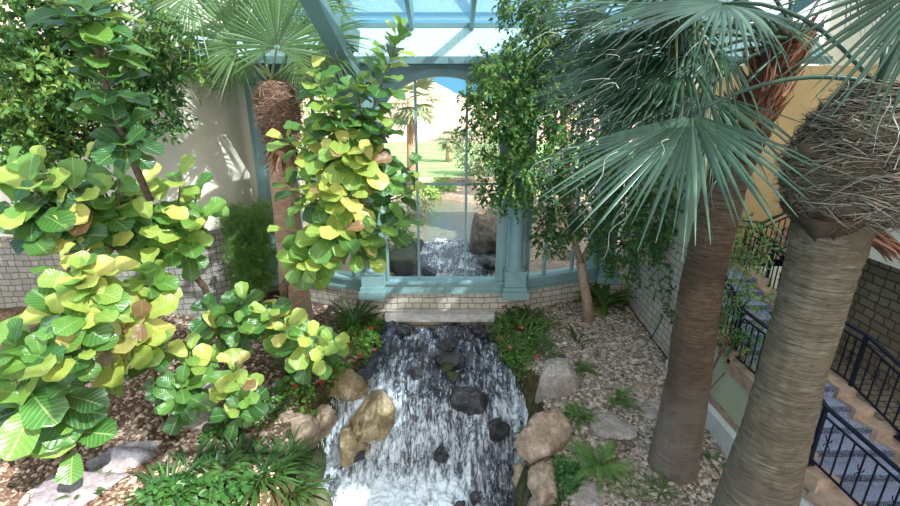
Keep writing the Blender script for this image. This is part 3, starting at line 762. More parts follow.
for k in range(15):                                # triangular leaf bases under the collar
    a = -PI*.95 + k*2*PI/15; od = Vector((math.cos(a), math.sin(a), 0)); sd_ = Vector((-math.sin(a), math.cos(a), 0)); L = random.uniform(.16, .24)
    p = Vector((cx-.1, cy, 5.14+random.uniform(-.04,.06))); m = MB(); vs = []
    for t in (0, .35, .7, 1):
        w = .17*(1-t)**.8+.008; q = p+od*(.38-.14*t+.02*math.sin(k))-Vector((0,0,L*t))
        vs += [q-sd_*w-od*.03, q+od*.02, q+sd_*w-od*.03, q-od*.05]
    fs_ = [(a_*4+b, a_*4+(b+1) % 4, a_*4+4+(b+1) % 4, a_*4+4+b) for a_ in range(3) for b in range(4)]+[(3,2,1,0),(12,13,14,15)]
    obj('leaf_base', m.add(vs, fs_), M_BOOTN, NP, True)
for (a, L, dz) in ((-.55, .42, .1), (-.75, .36, .02)):     # torn red bases sticking out on the right
    od = Vector((math.cos(a), math.sin(a), -.25)); p = Vector((cx-.12, cy, 5.02))+od*.28
    def ft(rg, p=p, od=od): return tuple(p+Vector(rg.normal(0,.035,3).tolist())), tuple(od+Vector(rg.normal(0,.22,3).tolist())), (0,0,-.08), rg.uniform(.14,.34), rg.uniform(.012,.035)
    strips(14, ft, M_BOOT, 'torn_leaf_base', NP, seed=int(L*100))
heart = Vector((3.32, 3.74, 6.12))
nl = []
D = lambda x, y, z: (x, y, z)
nl.append((W(692,114,4.0), D(-1,.05,-.42), D(.22,-.36,.9), dict(R=1.45, sag=.16, droop=.12, nseg=34, rng_=(-112,16), thr=14)))
nl.append((W(948,-34,3.1), D(-.6,-.1,-1), D(-.1,-1,.3), dict(R=.98, tb=-.35, sag=.15, droop=.1, nseg=46, span=220, seed=99)))
nl.append((W(722,4,4.4), D(-.95,.1,-.05), D(.1,-.3,.95), dict(R=1.2, sag=.2, droop=.3, span=200)))
nl.append((W(900,-70,4.6), D(.2,.8,.4), D(0,-.5,.8), dict(sag=.2)))
nl.append((W(960,60,4.6), D(.8,.4,-.2), D(0,-.3,.9), dict(sag=.2)))
palm_head(NP, heart, nl, (M_FAN, M_PETIOLED), 300, thr=8)

# middle palm
MP = thing('fan_palm', 'leaning fan palm rising from the gravel beside the low ledge, with silvery threaded fronds', 'palm tree', (3.9, 6.25, -.1))
v, f = trunk_mesh([(3.90,6.3,-.35),(3.84,6.22,1.5),(3.68,6.12,3.5),(3.68,6.0,5.0),(3.8,5.9,5.75)], [.42,.36,.315,.285,.27,.26,.25], amp=.011, seed=4); fast('trunk', v, f, M_TRUNK_MID, MP, True)
def bootf(rg):
    t = rg.random(); c = np.array([3.70,5.92,5.45])*(1-t)+np.array([4.04,5.9,6.75])*t; a = rg.uniform(0, 2*PI); od = np.array([math.cos(a), math.sin(a), .55])
    r = .24-.05*t
    return c+od*r*np.array([1,1,.2]), od+np.array([0,0,.5]), (0,0,.06), rg.uniform(.1,.26), rg.uniform(.02,.05)
cb = MB(); cb.tube([(3.70,5.95,5.3),(3.74,5.9,5.75),(3.86,5.9,6.2),(4.05,5.9,6.8)], [.25,.24,.22,.15], 20); obj('crown_shaft', cb, M_BOOT, MP, True)
strips(230, bootf, M_BOOT, 'leaf_bases', MP, seed=21)['kind'] = 'stuff'
def hangf(rg):
    q, d, b, L, w = bootf(rg); return q, (rg.normal(0,.4), rg.normal(0,.4), -1), (0,0,-.05), rg.uniform(.1,.35), rg.uniform(.003,.01)
strips(220, hangf, M_FIBRE, 'loose_fibre', MP, seed=22)['kind'] = 'stuff'
heart = Vector((4.12, 5.88, 6.6)); ml = []
rgm = np.random.default_rng(17); spec = []
for (px, py, R, dz, RR) in ((700,30,5.3,-.1,1.5),(682,62,5.1,-.22,1.55),(705,92,5.2,-.38,1.45),(672,8,5.5,.05,1.5),(650,40,6.1,-.2,1.4),(655,78,5.9,-.3,1.35),(640,-5,6.0,.05,1.4),(690,-20,5.6,.15,1.5),
   (668,100,6.3,-.4,1.2),(622,20,6.5,-.1,1.2),(735,5,5.3,.0,1.3),(720,48,4.9,-.2,1.15)):
    spec.append((px, py, R, D(-1, rgm.uniform(-.35,.25), dz), D(rgm.uniform(-.1,.3), rgm.uniform(-.6,-.05), .9), dict(R=RR, droop=rgm.uniform(.2,.4), rng_=(-rgm.uniform(60,120), rgm.uniform(50,90)))))
spec += [(716, 122, 5.4, D(-.4,-.1,-.9), D(.1,-1,.2), dict(R=.7, droop=.1, span=190)), (785, -45, 6.1, D(.1,.1,1), D(0,-1,.2), dict(R=1.1, droop=.1)),
   (725, -50, 6.1, D(-.6,.1,.8), D(.1,-1,.2), dict(R=1.3, droop=.2)), (850, -35, 6.4, D(.9,.1,.3), D(0,-.8,.5), dict(R=1.0, droop=.3)), (742, 22, 6.9, D(-.3,.8,.2), D(0,-.5,.8), dict(R=1.1, droop=.35))]
for (px, py, R, od, up, kw) in spec:
    kw['sag'] = .12; ml.append((W(px,py,R), od, up, kw))
palm_head(MP, heart, ml, (M_FAN, M_PETIOLED), 400, thr=12)

# left palm
LP = thing('fan_palm', 'smaller fan palm with a brown fibrous head standing before the left bay window', 'palm tree', (-3.72, 10, .5))
v, f = trunk_mesh([(-3.76,9.95,.3),(-3.72,10,2.5),(-3.70,10,4.2),(-3.72,10,5.4)], [.40,.35,.31,.295,.28,.27], 80, 260, amp=.008, seed=9); fast('trunk', v, f, M_TRUNK_LEFT, LP, True)
hc = Vector((-3.64, 10, 5.75)); sph = MB(); sph.lathe((hc.x, hc.y), [(.2,4.95),(.31,5.15),(.41,5.55),(.41,5.95),(.36,6.25),(.2,6.45)], 40); obj('fibre_head', sph, M_HEAD, LP, True)
def lf_(rg):
    z = rg.uniform(5.05, 6.4); a = rg.uniform(0, 2*PI); r = float(np.interp(z, [5,5.15,5.55,5.95,6.25,6.45], [.22,.31,.41,.41,.36,.22])); od = np.array([math.cos(a), math.sin(a), .1])
    tdir = np.array([-math.sin(a), math.cos(a), 0])*rg.choice([-1,1])
    return np.array([hc.x, hc.y, z])+od*r, tdir*rg.uniform(.2,1)+od*.5+np.array([0,0,rg.normal(.1,.4)]), (0,0,-.04), rg.uniform(.06,.2), rg.uniform(.006,.016)
strips(1900, lf_, M_HEADF, 'dry_fibre', LP, seed=31)['kind'] = 'stuff'
def lb_(rg):
    z = rg.uniform(4.75, 5.15); a = rg.uniform(0, 2*PI); od = np.array([math.cos(a), math.sin(a), 0])
    return np.array([hc.x, hc.y, z])+od*.27, od*.5+np.array([0,0,-1]), od*.08, rg.uniform(.12,.3), rg.uniform(.03,.06)
strips(46, lb_, M_BOOT, 'leaf_bases', LP, seed=32)
heart = Vector((-3.66, 10, 6.4)); ll = []
for (px, py, R, od, up, kw) in (
    (240, 44, 9.6, D(-.5,-.2,.9), D(.2,-1,.2), dict(R=1.45, droop=.12)),
    (277, 47, 9.5, D(.15,-.1,1), D(0,-1,.1), dict(R=1.5, droop=.12)),
    (252, 12, 9.9, D(-.25,-.1,1), D(0,-1,.1), dict(R=1.35, droop=.12)),
    (190, -8, 9.6, D(-1,-.1,.2), D(.1,-.9,.5), dict(R=1.5, droop=.3)),
    (318, 40, 9.7, D(.9,-.1,.5), D(-.1,-1,.3), dict(R=1.15, droop=.3)),
    (305, 8, 10.3, D(.6,.2,.9), D(-.1,-1,.3), dict(R=1.3, droop=.25)),
    (236, 55, 10.4, D(-.9,.1,-.4), D(.1,-1,.2), dict(R=.95, droop=.5)),
    (298, 62, 10.1, D(.7,.1,-.5), D(0,-1,.2), dict(R=.8, droop=.5, ))):
    kw['sag'] = .0; ll.append((W(px,py,R), od, up, kw))
palm_head(LP, heart, ll, (M_FANL, M_PETIOLE), 500, thr=5, pr=(.035,.018), wf=.95, hast=.42)
# ---------------------------------------------------------------- fiddle-leaf figs
def shoot_frames(path, n, L, rg, frac=.55, tone=(.45,.12), lean=None, droop=0.0):
    P = np.array([tuple(p) for p in path], float); seg = np.linspace(0, 1, len(P))
    pos, dr, nm, sc, tn = [], [], [], [], []
    for i in range(n):
        t = 1-frac*((n-1-i)/max(1, n-1)); t = min(1, t)
        p = np.array([np.interp(t, seg, P[:, k]) for k in range(3)])
        ax = nrm(np.array([np.interp(min(1, t+.05), seg, P[:, k])-np.interp(max(0, t-.08), seg, P[:, k]) for k in range(3)]))
        ax = nrm(ax+np.array([.15,-.55,.6])*(.4+.9*t))
        e1 = nrm(np.cross(ax, [0.3,.9,.2])); e2 = np.cross(ax, e1); a = i*2.4+rg.normal(0, .25)
        rad = e1*math.cos(a)+e2*math.sin(a); k = i/max(1, n-1)
        el = -.25-droop + 1.05*k**1.6 + rg.normal(0, .16)
        d = nrm(rad*math.cos(el)+ax*math.sin(el)*.9+np.array([0,0,.12]))
        nn_ = nrm(ax*.8+np.array([0,0,.7])-d*.2 + (0 if lean is None else np.array(lean)*.95) + rg.normal(0, .18, 3))
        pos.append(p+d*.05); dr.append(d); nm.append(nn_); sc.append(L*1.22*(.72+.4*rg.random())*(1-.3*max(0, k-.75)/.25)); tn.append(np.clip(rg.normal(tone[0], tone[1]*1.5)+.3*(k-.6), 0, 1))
    return pos, dr, nm, sc, tn
def bez(a, b, bend, n=7):
    a, b = Vector(a), Vector(b); m = (a+b)/2+Vector(bend); return [(a*(1-t)**2+m*(2*t*(1-t))+b*t*t) for t in [k/(n-1) for k in range(n)]]
def fig(label, trunk, shoots, seed, group=None, r=.05, sun=(.35,-.55,.4)):
    rg = np.random.default_rng(seed); random.seed(seed)
    t = thing('fiddle_leaf_fig', label, 'plant', trunk[0], group)
    m = MB(); n = len(trunk)
    if n > 1: m.tube(trunk, [r*(1-.45*k/(n-1)) for k in range(n)], 9); obj('trunk', m, M_TRUNK_FIG, t, True)
    T = [Vector(p) for p in trunk]
    for sh in shoots:
        frm, tip, nl, L, tone = sh[:5]; o = sh[5] if len(sh) > 5 else {}
        a = T[min(frm, len(T)-1)]; tip = Vector(tip)
        path = bez(a, tip, (tip-a).length*Vector((random.uniform(-.1,.1), random.uniform(-.1,.1), -.12)) if 'bend' not in o else o['bend'])
        bm_ = MB(); rr = o.get('r', .022); bm_.tube(path, [rr*(1.2-.7*k/6) for k in range(7)], 6)
        b = obj('branch', bm_, M_FIGSTEM, t, True)
        leng = (tip-a).length; fr = min(.95, o.get('span', .75)/max(.3, leng))
        p, d, nn_, s, tn = shoot_frames(path, nl if seed in (11, 12) else int(nl*.82+.5), L, rg, fr, tone, sun, o.get('droop', 0))
        ps = MB()
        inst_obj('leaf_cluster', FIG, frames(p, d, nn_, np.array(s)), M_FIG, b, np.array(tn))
    return t
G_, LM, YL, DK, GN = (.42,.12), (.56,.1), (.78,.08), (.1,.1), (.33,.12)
# 1: tall multi-stem fig in front of the left pilaster
b0 = W(276,302,8.6); b0.z = on(b0.x, b0.y)
fig('tall many-stemmed fiddle-leaf fig with yellow-green heart, before the left side of the window',
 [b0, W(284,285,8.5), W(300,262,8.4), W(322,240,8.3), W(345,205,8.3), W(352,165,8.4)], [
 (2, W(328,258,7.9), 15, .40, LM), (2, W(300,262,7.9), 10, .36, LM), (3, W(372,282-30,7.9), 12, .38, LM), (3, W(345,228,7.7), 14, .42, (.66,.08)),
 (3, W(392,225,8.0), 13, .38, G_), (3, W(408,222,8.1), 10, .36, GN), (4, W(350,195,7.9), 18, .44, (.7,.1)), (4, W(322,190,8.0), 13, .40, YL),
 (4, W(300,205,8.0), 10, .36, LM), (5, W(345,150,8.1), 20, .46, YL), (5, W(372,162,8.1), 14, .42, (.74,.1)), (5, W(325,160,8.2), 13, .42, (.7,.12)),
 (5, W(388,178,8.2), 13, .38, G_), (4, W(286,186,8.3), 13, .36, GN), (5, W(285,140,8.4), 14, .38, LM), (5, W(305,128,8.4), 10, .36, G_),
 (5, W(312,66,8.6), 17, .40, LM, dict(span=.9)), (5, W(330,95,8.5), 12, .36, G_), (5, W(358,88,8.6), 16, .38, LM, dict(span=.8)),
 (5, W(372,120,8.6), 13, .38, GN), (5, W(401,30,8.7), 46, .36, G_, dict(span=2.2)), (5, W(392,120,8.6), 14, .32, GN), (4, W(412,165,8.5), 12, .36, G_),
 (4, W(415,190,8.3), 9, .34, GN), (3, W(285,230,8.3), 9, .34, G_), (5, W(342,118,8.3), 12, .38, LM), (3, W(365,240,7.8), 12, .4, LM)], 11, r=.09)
# 2: tall shoot upper left
s2 = W(150,200,6.3)
fig('dark-stemmed fiddle-leaf fig shoot climbing to the top left of the view', [s2, W(128,150,6.1), W(110,100,6.0), W(100,60,5.9), W(92,28,5.9)], [
 (4, W(92,8,6.0), 14, .38, G_, dict(span=.9)), (3, W(104,40,6.0), 13, .38, (.32,.1), dict(span=.8)), (2, W(108,78,6.0), 12, .35, (.22,.1)), (1, W(114,118,6.0), 12, .33, (.2,.1)),
 (1, W(124,146,5.9), 10, .34, (.22,.1)), (4, W(50,-2,5.6), 6, .40, G_)], 12, r=.05)
# 3: broad fig along the stone wall
s3 = W(222,312,8.6); s3.z = on(s3.x, s3.y)
fig('broad fiddle-leaf fig leaning left on a bare brown stem against the stone wall', [s3, W(205,288,8.3), W(190,270,8.0), W(160,245,7.6), W(120,225,7.2), W(70,215,6.9)], [
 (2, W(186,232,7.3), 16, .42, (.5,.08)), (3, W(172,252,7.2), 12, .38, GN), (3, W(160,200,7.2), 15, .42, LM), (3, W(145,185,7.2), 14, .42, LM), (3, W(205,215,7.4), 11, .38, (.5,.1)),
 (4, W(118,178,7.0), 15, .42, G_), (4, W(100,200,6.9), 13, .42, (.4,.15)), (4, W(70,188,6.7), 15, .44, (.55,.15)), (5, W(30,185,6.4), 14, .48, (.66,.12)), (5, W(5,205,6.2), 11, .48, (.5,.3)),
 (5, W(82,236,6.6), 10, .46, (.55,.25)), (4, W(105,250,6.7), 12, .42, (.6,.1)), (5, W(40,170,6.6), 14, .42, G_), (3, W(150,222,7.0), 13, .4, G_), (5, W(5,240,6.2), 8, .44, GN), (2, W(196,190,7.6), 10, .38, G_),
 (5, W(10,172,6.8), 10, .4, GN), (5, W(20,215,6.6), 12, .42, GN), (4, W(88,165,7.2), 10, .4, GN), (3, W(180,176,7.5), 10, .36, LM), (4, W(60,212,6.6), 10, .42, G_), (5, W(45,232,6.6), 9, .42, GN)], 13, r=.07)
# 4: foreground big-leaf fig
s4 = W(60,440,5.6); s4.z = on(s4.x, s4.y)
fig('big glossy-leaved fiddle-leaf fig in the left foreground above the slab of rock', [s4, W(50,405,5.3), W(55,360,5.2), W(70,320,5.4), W(90,290,5.7)], [
 (1, W(38,398,4.9), 11, .55, (.3,.1)), (1, W(14,380,4.8), 9, .54, (.3,.1)), (1, W(70,385,5.0), 9, .48, (.4,.15)), (2, W(42,358,5.0), 13, .46, (.4,.12)), (2, W(15,350,5.0), 10, .44, (.35,.1)),
 (2, W(85,350,5.2), 12, .40, LM), (3, W(60,318,5.3), 14, .42, (.62,.12)), (3, W(95,312,5.4), 12, .40, LM), (4, W(78,282,5.6), 14, .40, (.66,.12)), (4, W(105,275,5.8), 12, .38, (.6,.1)),
 (1, W(20,425,5.0), 10, .5, (.25,.1)), (0, W(75,420,5.2), 9, .42, (.3,.1)), (4, W(58,262,5.9), 10, .38, (.5,.2))], 14, r=.05)
# 5: yellow fig
s5 = W(150,350,6.7); s5.z = on(s5.x, s5.y)
fig('yellowed fiddle-leaf fig with browning leaf edges between the stone wall and the soil bank', [s5, W(145,335,6.5), W(142,312,6.5), W(148,285,6.7)], [
 (1, W(122,338,6.2), 15, .40, (.86,.05)), (1, W(100,352,6.0), 13, .42, (.87,.06)), (2, W(142,320,6.3), 14, .38, (.84,.05)), (1, W(108,372,6.0), 11, .38, (.78,.12)), (3, W(146,268,6.7), 15, .34, (.6,.06)), (3, W(155,295,6.6), 11, .32, (.6,.06)),
 (1, W(80,372,5.9), 9, .38, (.8,.08)), (0, W(150,345,6.4), 8, .3, G_)], 15, r=.04)
# 6-8: low figs on the bank
def lowfig(label, bx, by, shoots, seed, r=.03):
    p = gp(bx, by); fig(label, [p, p+Vector((0,0,.25))], [(1,)+s for s in shoots], seed, None, r)
lowfig('fiddle-leaf fig cluster reaching right below the left palm towards the stream', 285, 352, [
 (W(312,338,7.6), 15, .38, (.56,.07)), (W(335,342,7.5), 12, .36, (.55,.06)), (W(290,328,7.8), 12, .36, (.55,.1)), (W(268,312,8.0), 12, .36, (.5,.1)), (W(322,356,7.4), 10, .36, (.5,.06)), (W(278,318,8.3), 10, .38, YL)], 16)
lowfig('dark green fiddle-leaf fig cluster tucked left of the left palm base', 232, 340, [
 (W(243,300,8.0), 15, .36, (.34,.08)), (W(238,325,7.7), 13, .36, (.42,.1)), (W(208,308,7.8), 13, .36, (.3,.1)), (W(215,328,7.6), 10, .36, (.42,.1)), (W(258,322,7.9), 10, .34, LM)], 17)
lowfig('young fiddle-leaf fig with pale shaded leaves above the left boulder', 190, 415, [
 (W(182,385,6.3), 13, .34, (.36,.07)), (W(190,352,6.6), 13, .38, (.6,.08)), (W(178,400,6.2), 9, .32, (.28,.08)), (W(205,366,6.6), 9, .36, (.62,.1))], 18)
lowfig('young lime-yellow fiddle-leaf fig standing between two boulders on the left bank', 242, 425, [
 (W(242,385,6.6), 16, .34, (.6,.07)), (W(235,362,6.8), 11, .34, (.8,.06)), (W(250,398,6.5), 9, .32, (.4,.08)), (W(238,408,6.4), 8, .3, (.34,.08))], 19)

# ---------------------------------------------------------------- small-leaved trees
def crown(name, blobs, per, leaf, size, mat, parent, seed, tone=(.45,.2), droop=.3, twig=.28, tpl=OVATE, nl=9, kind=None, twmat=None):
    rg = np.random.default_rng(seed); pos, dr, nm, sc, tn = [], [], [], [], []; tw = MB()
    for bl in blobs:
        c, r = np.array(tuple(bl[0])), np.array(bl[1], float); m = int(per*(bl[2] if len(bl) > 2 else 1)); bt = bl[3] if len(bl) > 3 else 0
        for i in range(m):
            u = nrm(rg.normal(0, 1, 3)); rad = rg.uniform(.45, 1)**.6; p = c+u*r*rad
            d = nrm(u*.6+rg.normal(0, .5, 3)+np.array([0,0,-droop]))
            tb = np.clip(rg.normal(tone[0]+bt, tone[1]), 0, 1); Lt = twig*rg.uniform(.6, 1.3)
            if i % 4 == 0 and twmat: tw.tube([p-d*.02, p+d*Lt], [.004, .002], 3, False)
            for k in range(nl):
                s = k/(nl-1); q = p+d*Lt*s+np.array([0,0,-.05*s*s]); ld = nrm(d*.6+rg.normal(0, .6, 3)); pos.append(q); dr.append(ld)
                nm.append(nrm(np.array([.1,-.3,.9])+rg.normal(0, .55, 3))); sc.append(size*rg.uniform(.65, 1.25)); tn.append(np.clip(tb+rg.normal(0, .08), 0, 1))
    o = inst_obj(name, tpl, frames(pos, dr, nm, np.array(sc)), mat, parent, np.array(tn), True, kind)
    if twmat and tw.v: obj('twigs', tw, twmat, parent)['kind'] = 'stuff'
    return o
def V(*a): return Vector(a)
FT = thing('ficus_tree', 'small-leaved ficus tree on a pale forked trunk in the gravel before the right bay', 'tree', (3.55, 10.6, .4))
tb = W(589,318,10.9); tb.z = on(tb.x, tb.y)-.1
tr = MB(); fork = W(581,262,10.8)
tr.tube([tb, W(587,300,10.85), W(583,280,10.8), fork], [.17,.13,.12,.13], 14); obj('trunk', tr, M_TRUNK_FIC, FT, True)
for pts, r in (([fork, W(574,240,10.7), W(572,200,10.6), W(566,150,10.6), W(560,90,10.5), W(552,30,10.4)], .09), ([fork, W(592,240,10.8), W(603,200,10.8), W(606,150,10.7)], .065),
               ([W(572,215,10.65), W(560,195,10.5), W(545,170,10.3), W(520,140,10.1)], .06), ([W(568,160,10.6), W(590,120,10.4), W(600,70,10.3)], .06), ([W(562,110,10.5), W(530,90,10.2), W(495,75,10.0)], .05),
               ([W(592,240,10.8), W(615,215,10.6), W(640,200,10.4), W(668,190,10.2)], .05), ([W(556,55,10.4), W(540,20,10.1), W(528,-10,9.9)], .05)):
    obj('branch', MB().tube(pts, [r*(1-.6*k/(len(pts)-1)) for k in range(len(pts))], 9), M_TRUNK_FIC, FT, True)
def B(px, py, R, rx, rz, w=1, bt=0, ry=None): return (W(px,py,R), (rx, ry or rx*.9, rz), w, bt)
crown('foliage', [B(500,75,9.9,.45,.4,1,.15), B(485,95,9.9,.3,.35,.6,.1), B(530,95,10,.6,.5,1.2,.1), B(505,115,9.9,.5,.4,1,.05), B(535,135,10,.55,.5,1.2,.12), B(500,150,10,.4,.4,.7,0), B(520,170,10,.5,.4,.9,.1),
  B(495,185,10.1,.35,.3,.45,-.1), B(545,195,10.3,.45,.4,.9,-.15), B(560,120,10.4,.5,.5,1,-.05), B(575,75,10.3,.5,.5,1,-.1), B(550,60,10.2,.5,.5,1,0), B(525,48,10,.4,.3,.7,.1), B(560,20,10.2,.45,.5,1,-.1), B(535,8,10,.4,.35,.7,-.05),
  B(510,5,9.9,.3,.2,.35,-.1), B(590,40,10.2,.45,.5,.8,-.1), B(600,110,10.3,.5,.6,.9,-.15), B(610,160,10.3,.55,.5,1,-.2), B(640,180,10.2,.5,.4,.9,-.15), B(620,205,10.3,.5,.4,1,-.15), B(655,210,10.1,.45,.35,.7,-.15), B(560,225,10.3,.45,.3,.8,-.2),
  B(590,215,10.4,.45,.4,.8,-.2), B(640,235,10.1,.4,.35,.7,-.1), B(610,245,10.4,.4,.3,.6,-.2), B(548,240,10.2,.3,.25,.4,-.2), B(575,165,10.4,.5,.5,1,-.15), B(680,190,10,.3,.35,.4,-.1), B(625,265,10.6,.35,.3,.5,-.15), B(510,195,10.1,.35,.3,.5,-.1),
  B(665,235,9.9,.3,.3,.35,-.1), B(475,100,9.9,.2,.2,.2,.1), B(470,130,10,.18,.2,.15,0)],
  105, OVATE, .10, M_SMALL, FT, 41, (.5,.2), .45, .3, nl=9, twmat=M_TRUNK_FIC)  # blob tones paint the crown sunlit at left, shaded at right and below
# big tree / climber mass upper left, over the cream wall
LT = thing('broadleaf_tree', 'dense small-leaved tree filling the upper left corner before the cream wall', 'tree', W(60,300,8.8))
obj('trunk', MB().tube([V(W(60,300,8.8).x,8.8,.4), W(70,200,8.8), W(62,130,8.8), W(75,60,8.8), W(90,0,8.7)], [.16,.14,.12,.1,.07], 10), M_TRUNK_FIG, LT, True)
for pts in ([W(62,130,8.8), W(20,90,8.7), W(-20,60,8.6)], [W(66,100,8.8), W(110,70,8.9), W(150,45,9.2), W(190,60,9.4)], [W(64,150,8.8), W(110,130,9), W(150,110,9.2)]):
    obj('branch', MB().tube(pts, [.07*(1-.2*k) for k in range(len(pts))], 7), M_TRUNK_FIG, LT, True)
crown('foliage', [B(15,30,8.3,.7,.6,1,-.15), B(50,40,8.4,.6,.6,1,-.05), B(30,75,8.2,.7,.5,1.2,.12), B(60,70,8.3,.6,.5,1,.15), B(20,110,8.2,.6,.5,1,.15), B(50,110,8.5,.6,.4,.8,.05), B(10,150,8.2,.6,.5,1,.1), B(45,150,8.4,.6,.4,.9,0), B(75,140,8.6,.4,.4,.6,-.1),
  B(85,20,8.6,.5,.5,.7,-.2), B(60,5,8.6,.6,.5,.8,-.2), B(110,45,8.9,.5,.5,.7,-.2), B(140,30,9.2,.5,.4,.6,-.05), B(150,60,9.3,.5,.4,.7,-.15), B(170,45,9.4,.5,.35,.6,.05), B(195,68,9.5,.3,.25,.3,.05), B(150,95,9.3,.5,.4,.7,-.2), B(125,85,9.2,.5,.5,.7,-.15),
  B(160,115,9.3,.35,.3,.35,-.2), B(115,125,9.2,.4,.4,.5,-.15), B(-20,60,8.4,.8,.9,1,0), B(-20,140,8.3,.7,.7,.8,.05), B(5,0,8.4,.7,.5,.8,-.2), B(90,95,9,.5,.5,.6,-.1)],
  115, OVATE, .115, M_SMALL, LT, 42, (.62,.22), .2, .3, nl=9, twmat=M_TRUNK_FIG)  # lighter blob tones paint sunlight into the middle of this crown
# foxtail shrub by the left palm
SH = thing('foxtail_fern', 'fluffy dark green foxtail shrub between the grey stone wall and the left palm', 'shrub', W(250,292,10.9))
fx = [B(236+8*math.sin(k*2.1)+k*.9, 212+4.6*k, 10.95-.02*k, .2+.05*math.sin(k), .13, .5, .12*math.sin(k*1.7)) for k in range(18)] + [B(262-5*math.sin(k*1.7), 208+6.5*k, 10.9, .18, .15, .5, .1*math.cos(k*2.3)) for k in range(13)]
crown('foliage', fx, 200, NEEDLE, .10, M_BRIGHT, SH, 43, (.5,.25), .0, .2, NEEDLE, 11)
obj('stem', MB().tube([W(252,300,10.8), W(250,260,10.9), W(250,215,10.95)], .04, 6), M_TRUNK_FIG, SH, True)
# creeper on the right stone wall, plants by the stair
VN = thing('wall_creeper', 'small-leaved creeper scrambling over the right stone wall below the ficus crown', 'climbing plant', W(655,262,10.6))
crown('foliage', [B(645,255,10.4,.35,.15,.35), B(668,262,10.0,.3,.2,.5,.1), B(690,255,9.5,.3,.15,.4), B(680,275,9.6,.25,.3,.4,.1), B(672,305,9.4,.2,.4,.35,-.1), B(660,285,9.9,.2,.2,.25)], 40, OVATE, .085, M_SMALL, VN, 44, (.45,.2), .2, .22)
obj('stem', MB().tube([V(5.0,10.0,.35), W(672,300,9.6), W(680,275,9.7), W(660,262,10.2), W(640,250,10.6)], .014, 5), M_TRUNK_FIG, VN, True)
def fern(label, base, n, L, seed, mat=M_BRIGHT, tone=(.4,.15), nm='fern', cat='fern', group=None, lean=(0,0,0), pw=.15, spread=1.0, npin=26):
    pw = min(pw, .10); n = int(n*1.8); L = L*1.15
    rg = np.random.default_rng(seed); t = thing(nm, label, cat, base, group); b = np.array(tuple(base))
    pos, dr, nn_, sc, tn = [], [], [], [], []; st = MB()
    for i in range(n):
        a = i*2.4+rg.normal(0,.3); el = rg.uniform(.35,1.2); l = L*rg.uniform(.7,1.15)
        d = np.array([math.cos(a)*math.cos(el)*spread, math.sin(a)*math.cos(el)*spread, math.sin(el)])+np.array(lean); d = nrm(d); tb = np.clip(rg.normal(*tone), 0, 1); pts = []
        for k in range(9):
            s = k/8; pts.append(b+d*l*s+np.array([0,0,-.55*l*s*s]))
        st.tube(pts, [.005*(1-.7*k/8) for k in range(9)], 3, False); pts = np.array(pts)
        for k in range(2, npin):
            s = k/npin; p = np.array([np.interp(s*8, range(9), pts[:, j]) for j in range(3)]); j = min(7, int(s*8)); ax = nrm(pts[j+1]-pts[j]); sd_ = nrm(np.cross(ax, [0,0,1])); up = np.cross(sd_, ax)
            for sg in (-1, 1):
                pos.append(p); dr.append(sd_*sg+ax*.5-np.array([0,0,.15])); nn_.append(up+rg.normal(0,.12,3)); sc.append(l*pw*(1-abs(s-.4)*1.2)+.01); tn.append(tb+rg.normal(0,.05))
    v = frames(pos, dr, nn_, np.array(sc)); inst_obj('fronds', leaf_pin, v, mat, t, np.clip(tn, 0, 1))
    obj('stems', st, M_FIGSTEM, t)
    return t
leaf_pin = leaf_tpl([(0,.05),(.4,.1),(1,.015)], 2, 2, .2, .2, 0)
def tuft(label, base, n, L, seed, mat=M_STRAP, tone=(.4,.15), nm='strap_leaf_plant', cat='plant', group=None, tpl=STRAP, up=(.5,1.3), w=1.0, rad=.1):
    rg = np.random.default_rng(seed); b = np.array(tuple(base)); a = np.arange(n)*2.4+rg.normal(0,.3,n); el = rg.uniform(up[0], up[1], n)
    d = np.stack([np.cos(a)*np.cos(el), np.sin(a)*np.cos(el), np.sin(el)], 1); n_ = np.stack([-np.cos(a)*np.sin(el), -np.sin(a)*np.sin(el), np.cos(el)], 1)
    s = L*rg.uniform(.6,1.15,n); sc = np.stack([s*w, s, s], 1); pos = b+np.stack([np.cos(a)*rad*rg.random(n), np.sin(a)*rad*rg.random(n), np.zeros(n)], 1)
    o = inst_obj(nm, tpl, frames(pos, d, n_, sc), mat, None, np.clip(rg.normal(tone[0], tone[1], n), 0, 1)); return tag(o, label, cat, group)
# ferny plants by the stair
def stairplant(label, base, blobs, seed, mat, tone):
    t = thing('feathery_shrub', label, 'shrub', base); crown('foliage', blobs, 46, OVATE, .055, mat, t, seed, tone, .1, .34, OVATE, 11)
    for b_ in blobs: obj('stem', MB().tube(bez(base, b_[0], (0,0,.15)), .009, 5), M_TRUNK_FIG, t, True)
stairplant('feathery shrub reaching over the stair railing between the two big palms', V(4.72,7.4,.2), [B(742,225,7.7,.32,.12,.8), B(755,245,7.4,.3,.12,.8), B(738,262,7.5,.3,.14,.7,.1), B(748,300,7.2,.34,.12,.9), B(738,325,7.1,.3,.16,.9), B(752,345,7.0,.28,.15,.8), B(732,290,7.3,.25,.1,.8,.3)], 51, M_SMALL, (.5,.18))
# broad plant in the right corner and small one at the left sill
tuft('broad yellowish-green plant in the corner under the ficus by the stone wall', V(4.35,11.75,.55), 46, .95, 54, M_STRAP, (.55,.2), w=1.6, up=(.2,1.3), rad=.25)
tuft('small upright green plant against the stone plinth left of the waterfall lip', V(*W(353,300,10.9).xy, on(W(353,300,10.9).x, 10.9)), 40, .8, 55, M_STRAP, (.35,.15), w=.9)
tuft('little green plant under the left bay plinth close to the spillway', V(*W(372,312,10.7).xy, on(W(372,312,10.7).x, 10.7)), 20, .35, 56, M_STRAP, (.5,.15))

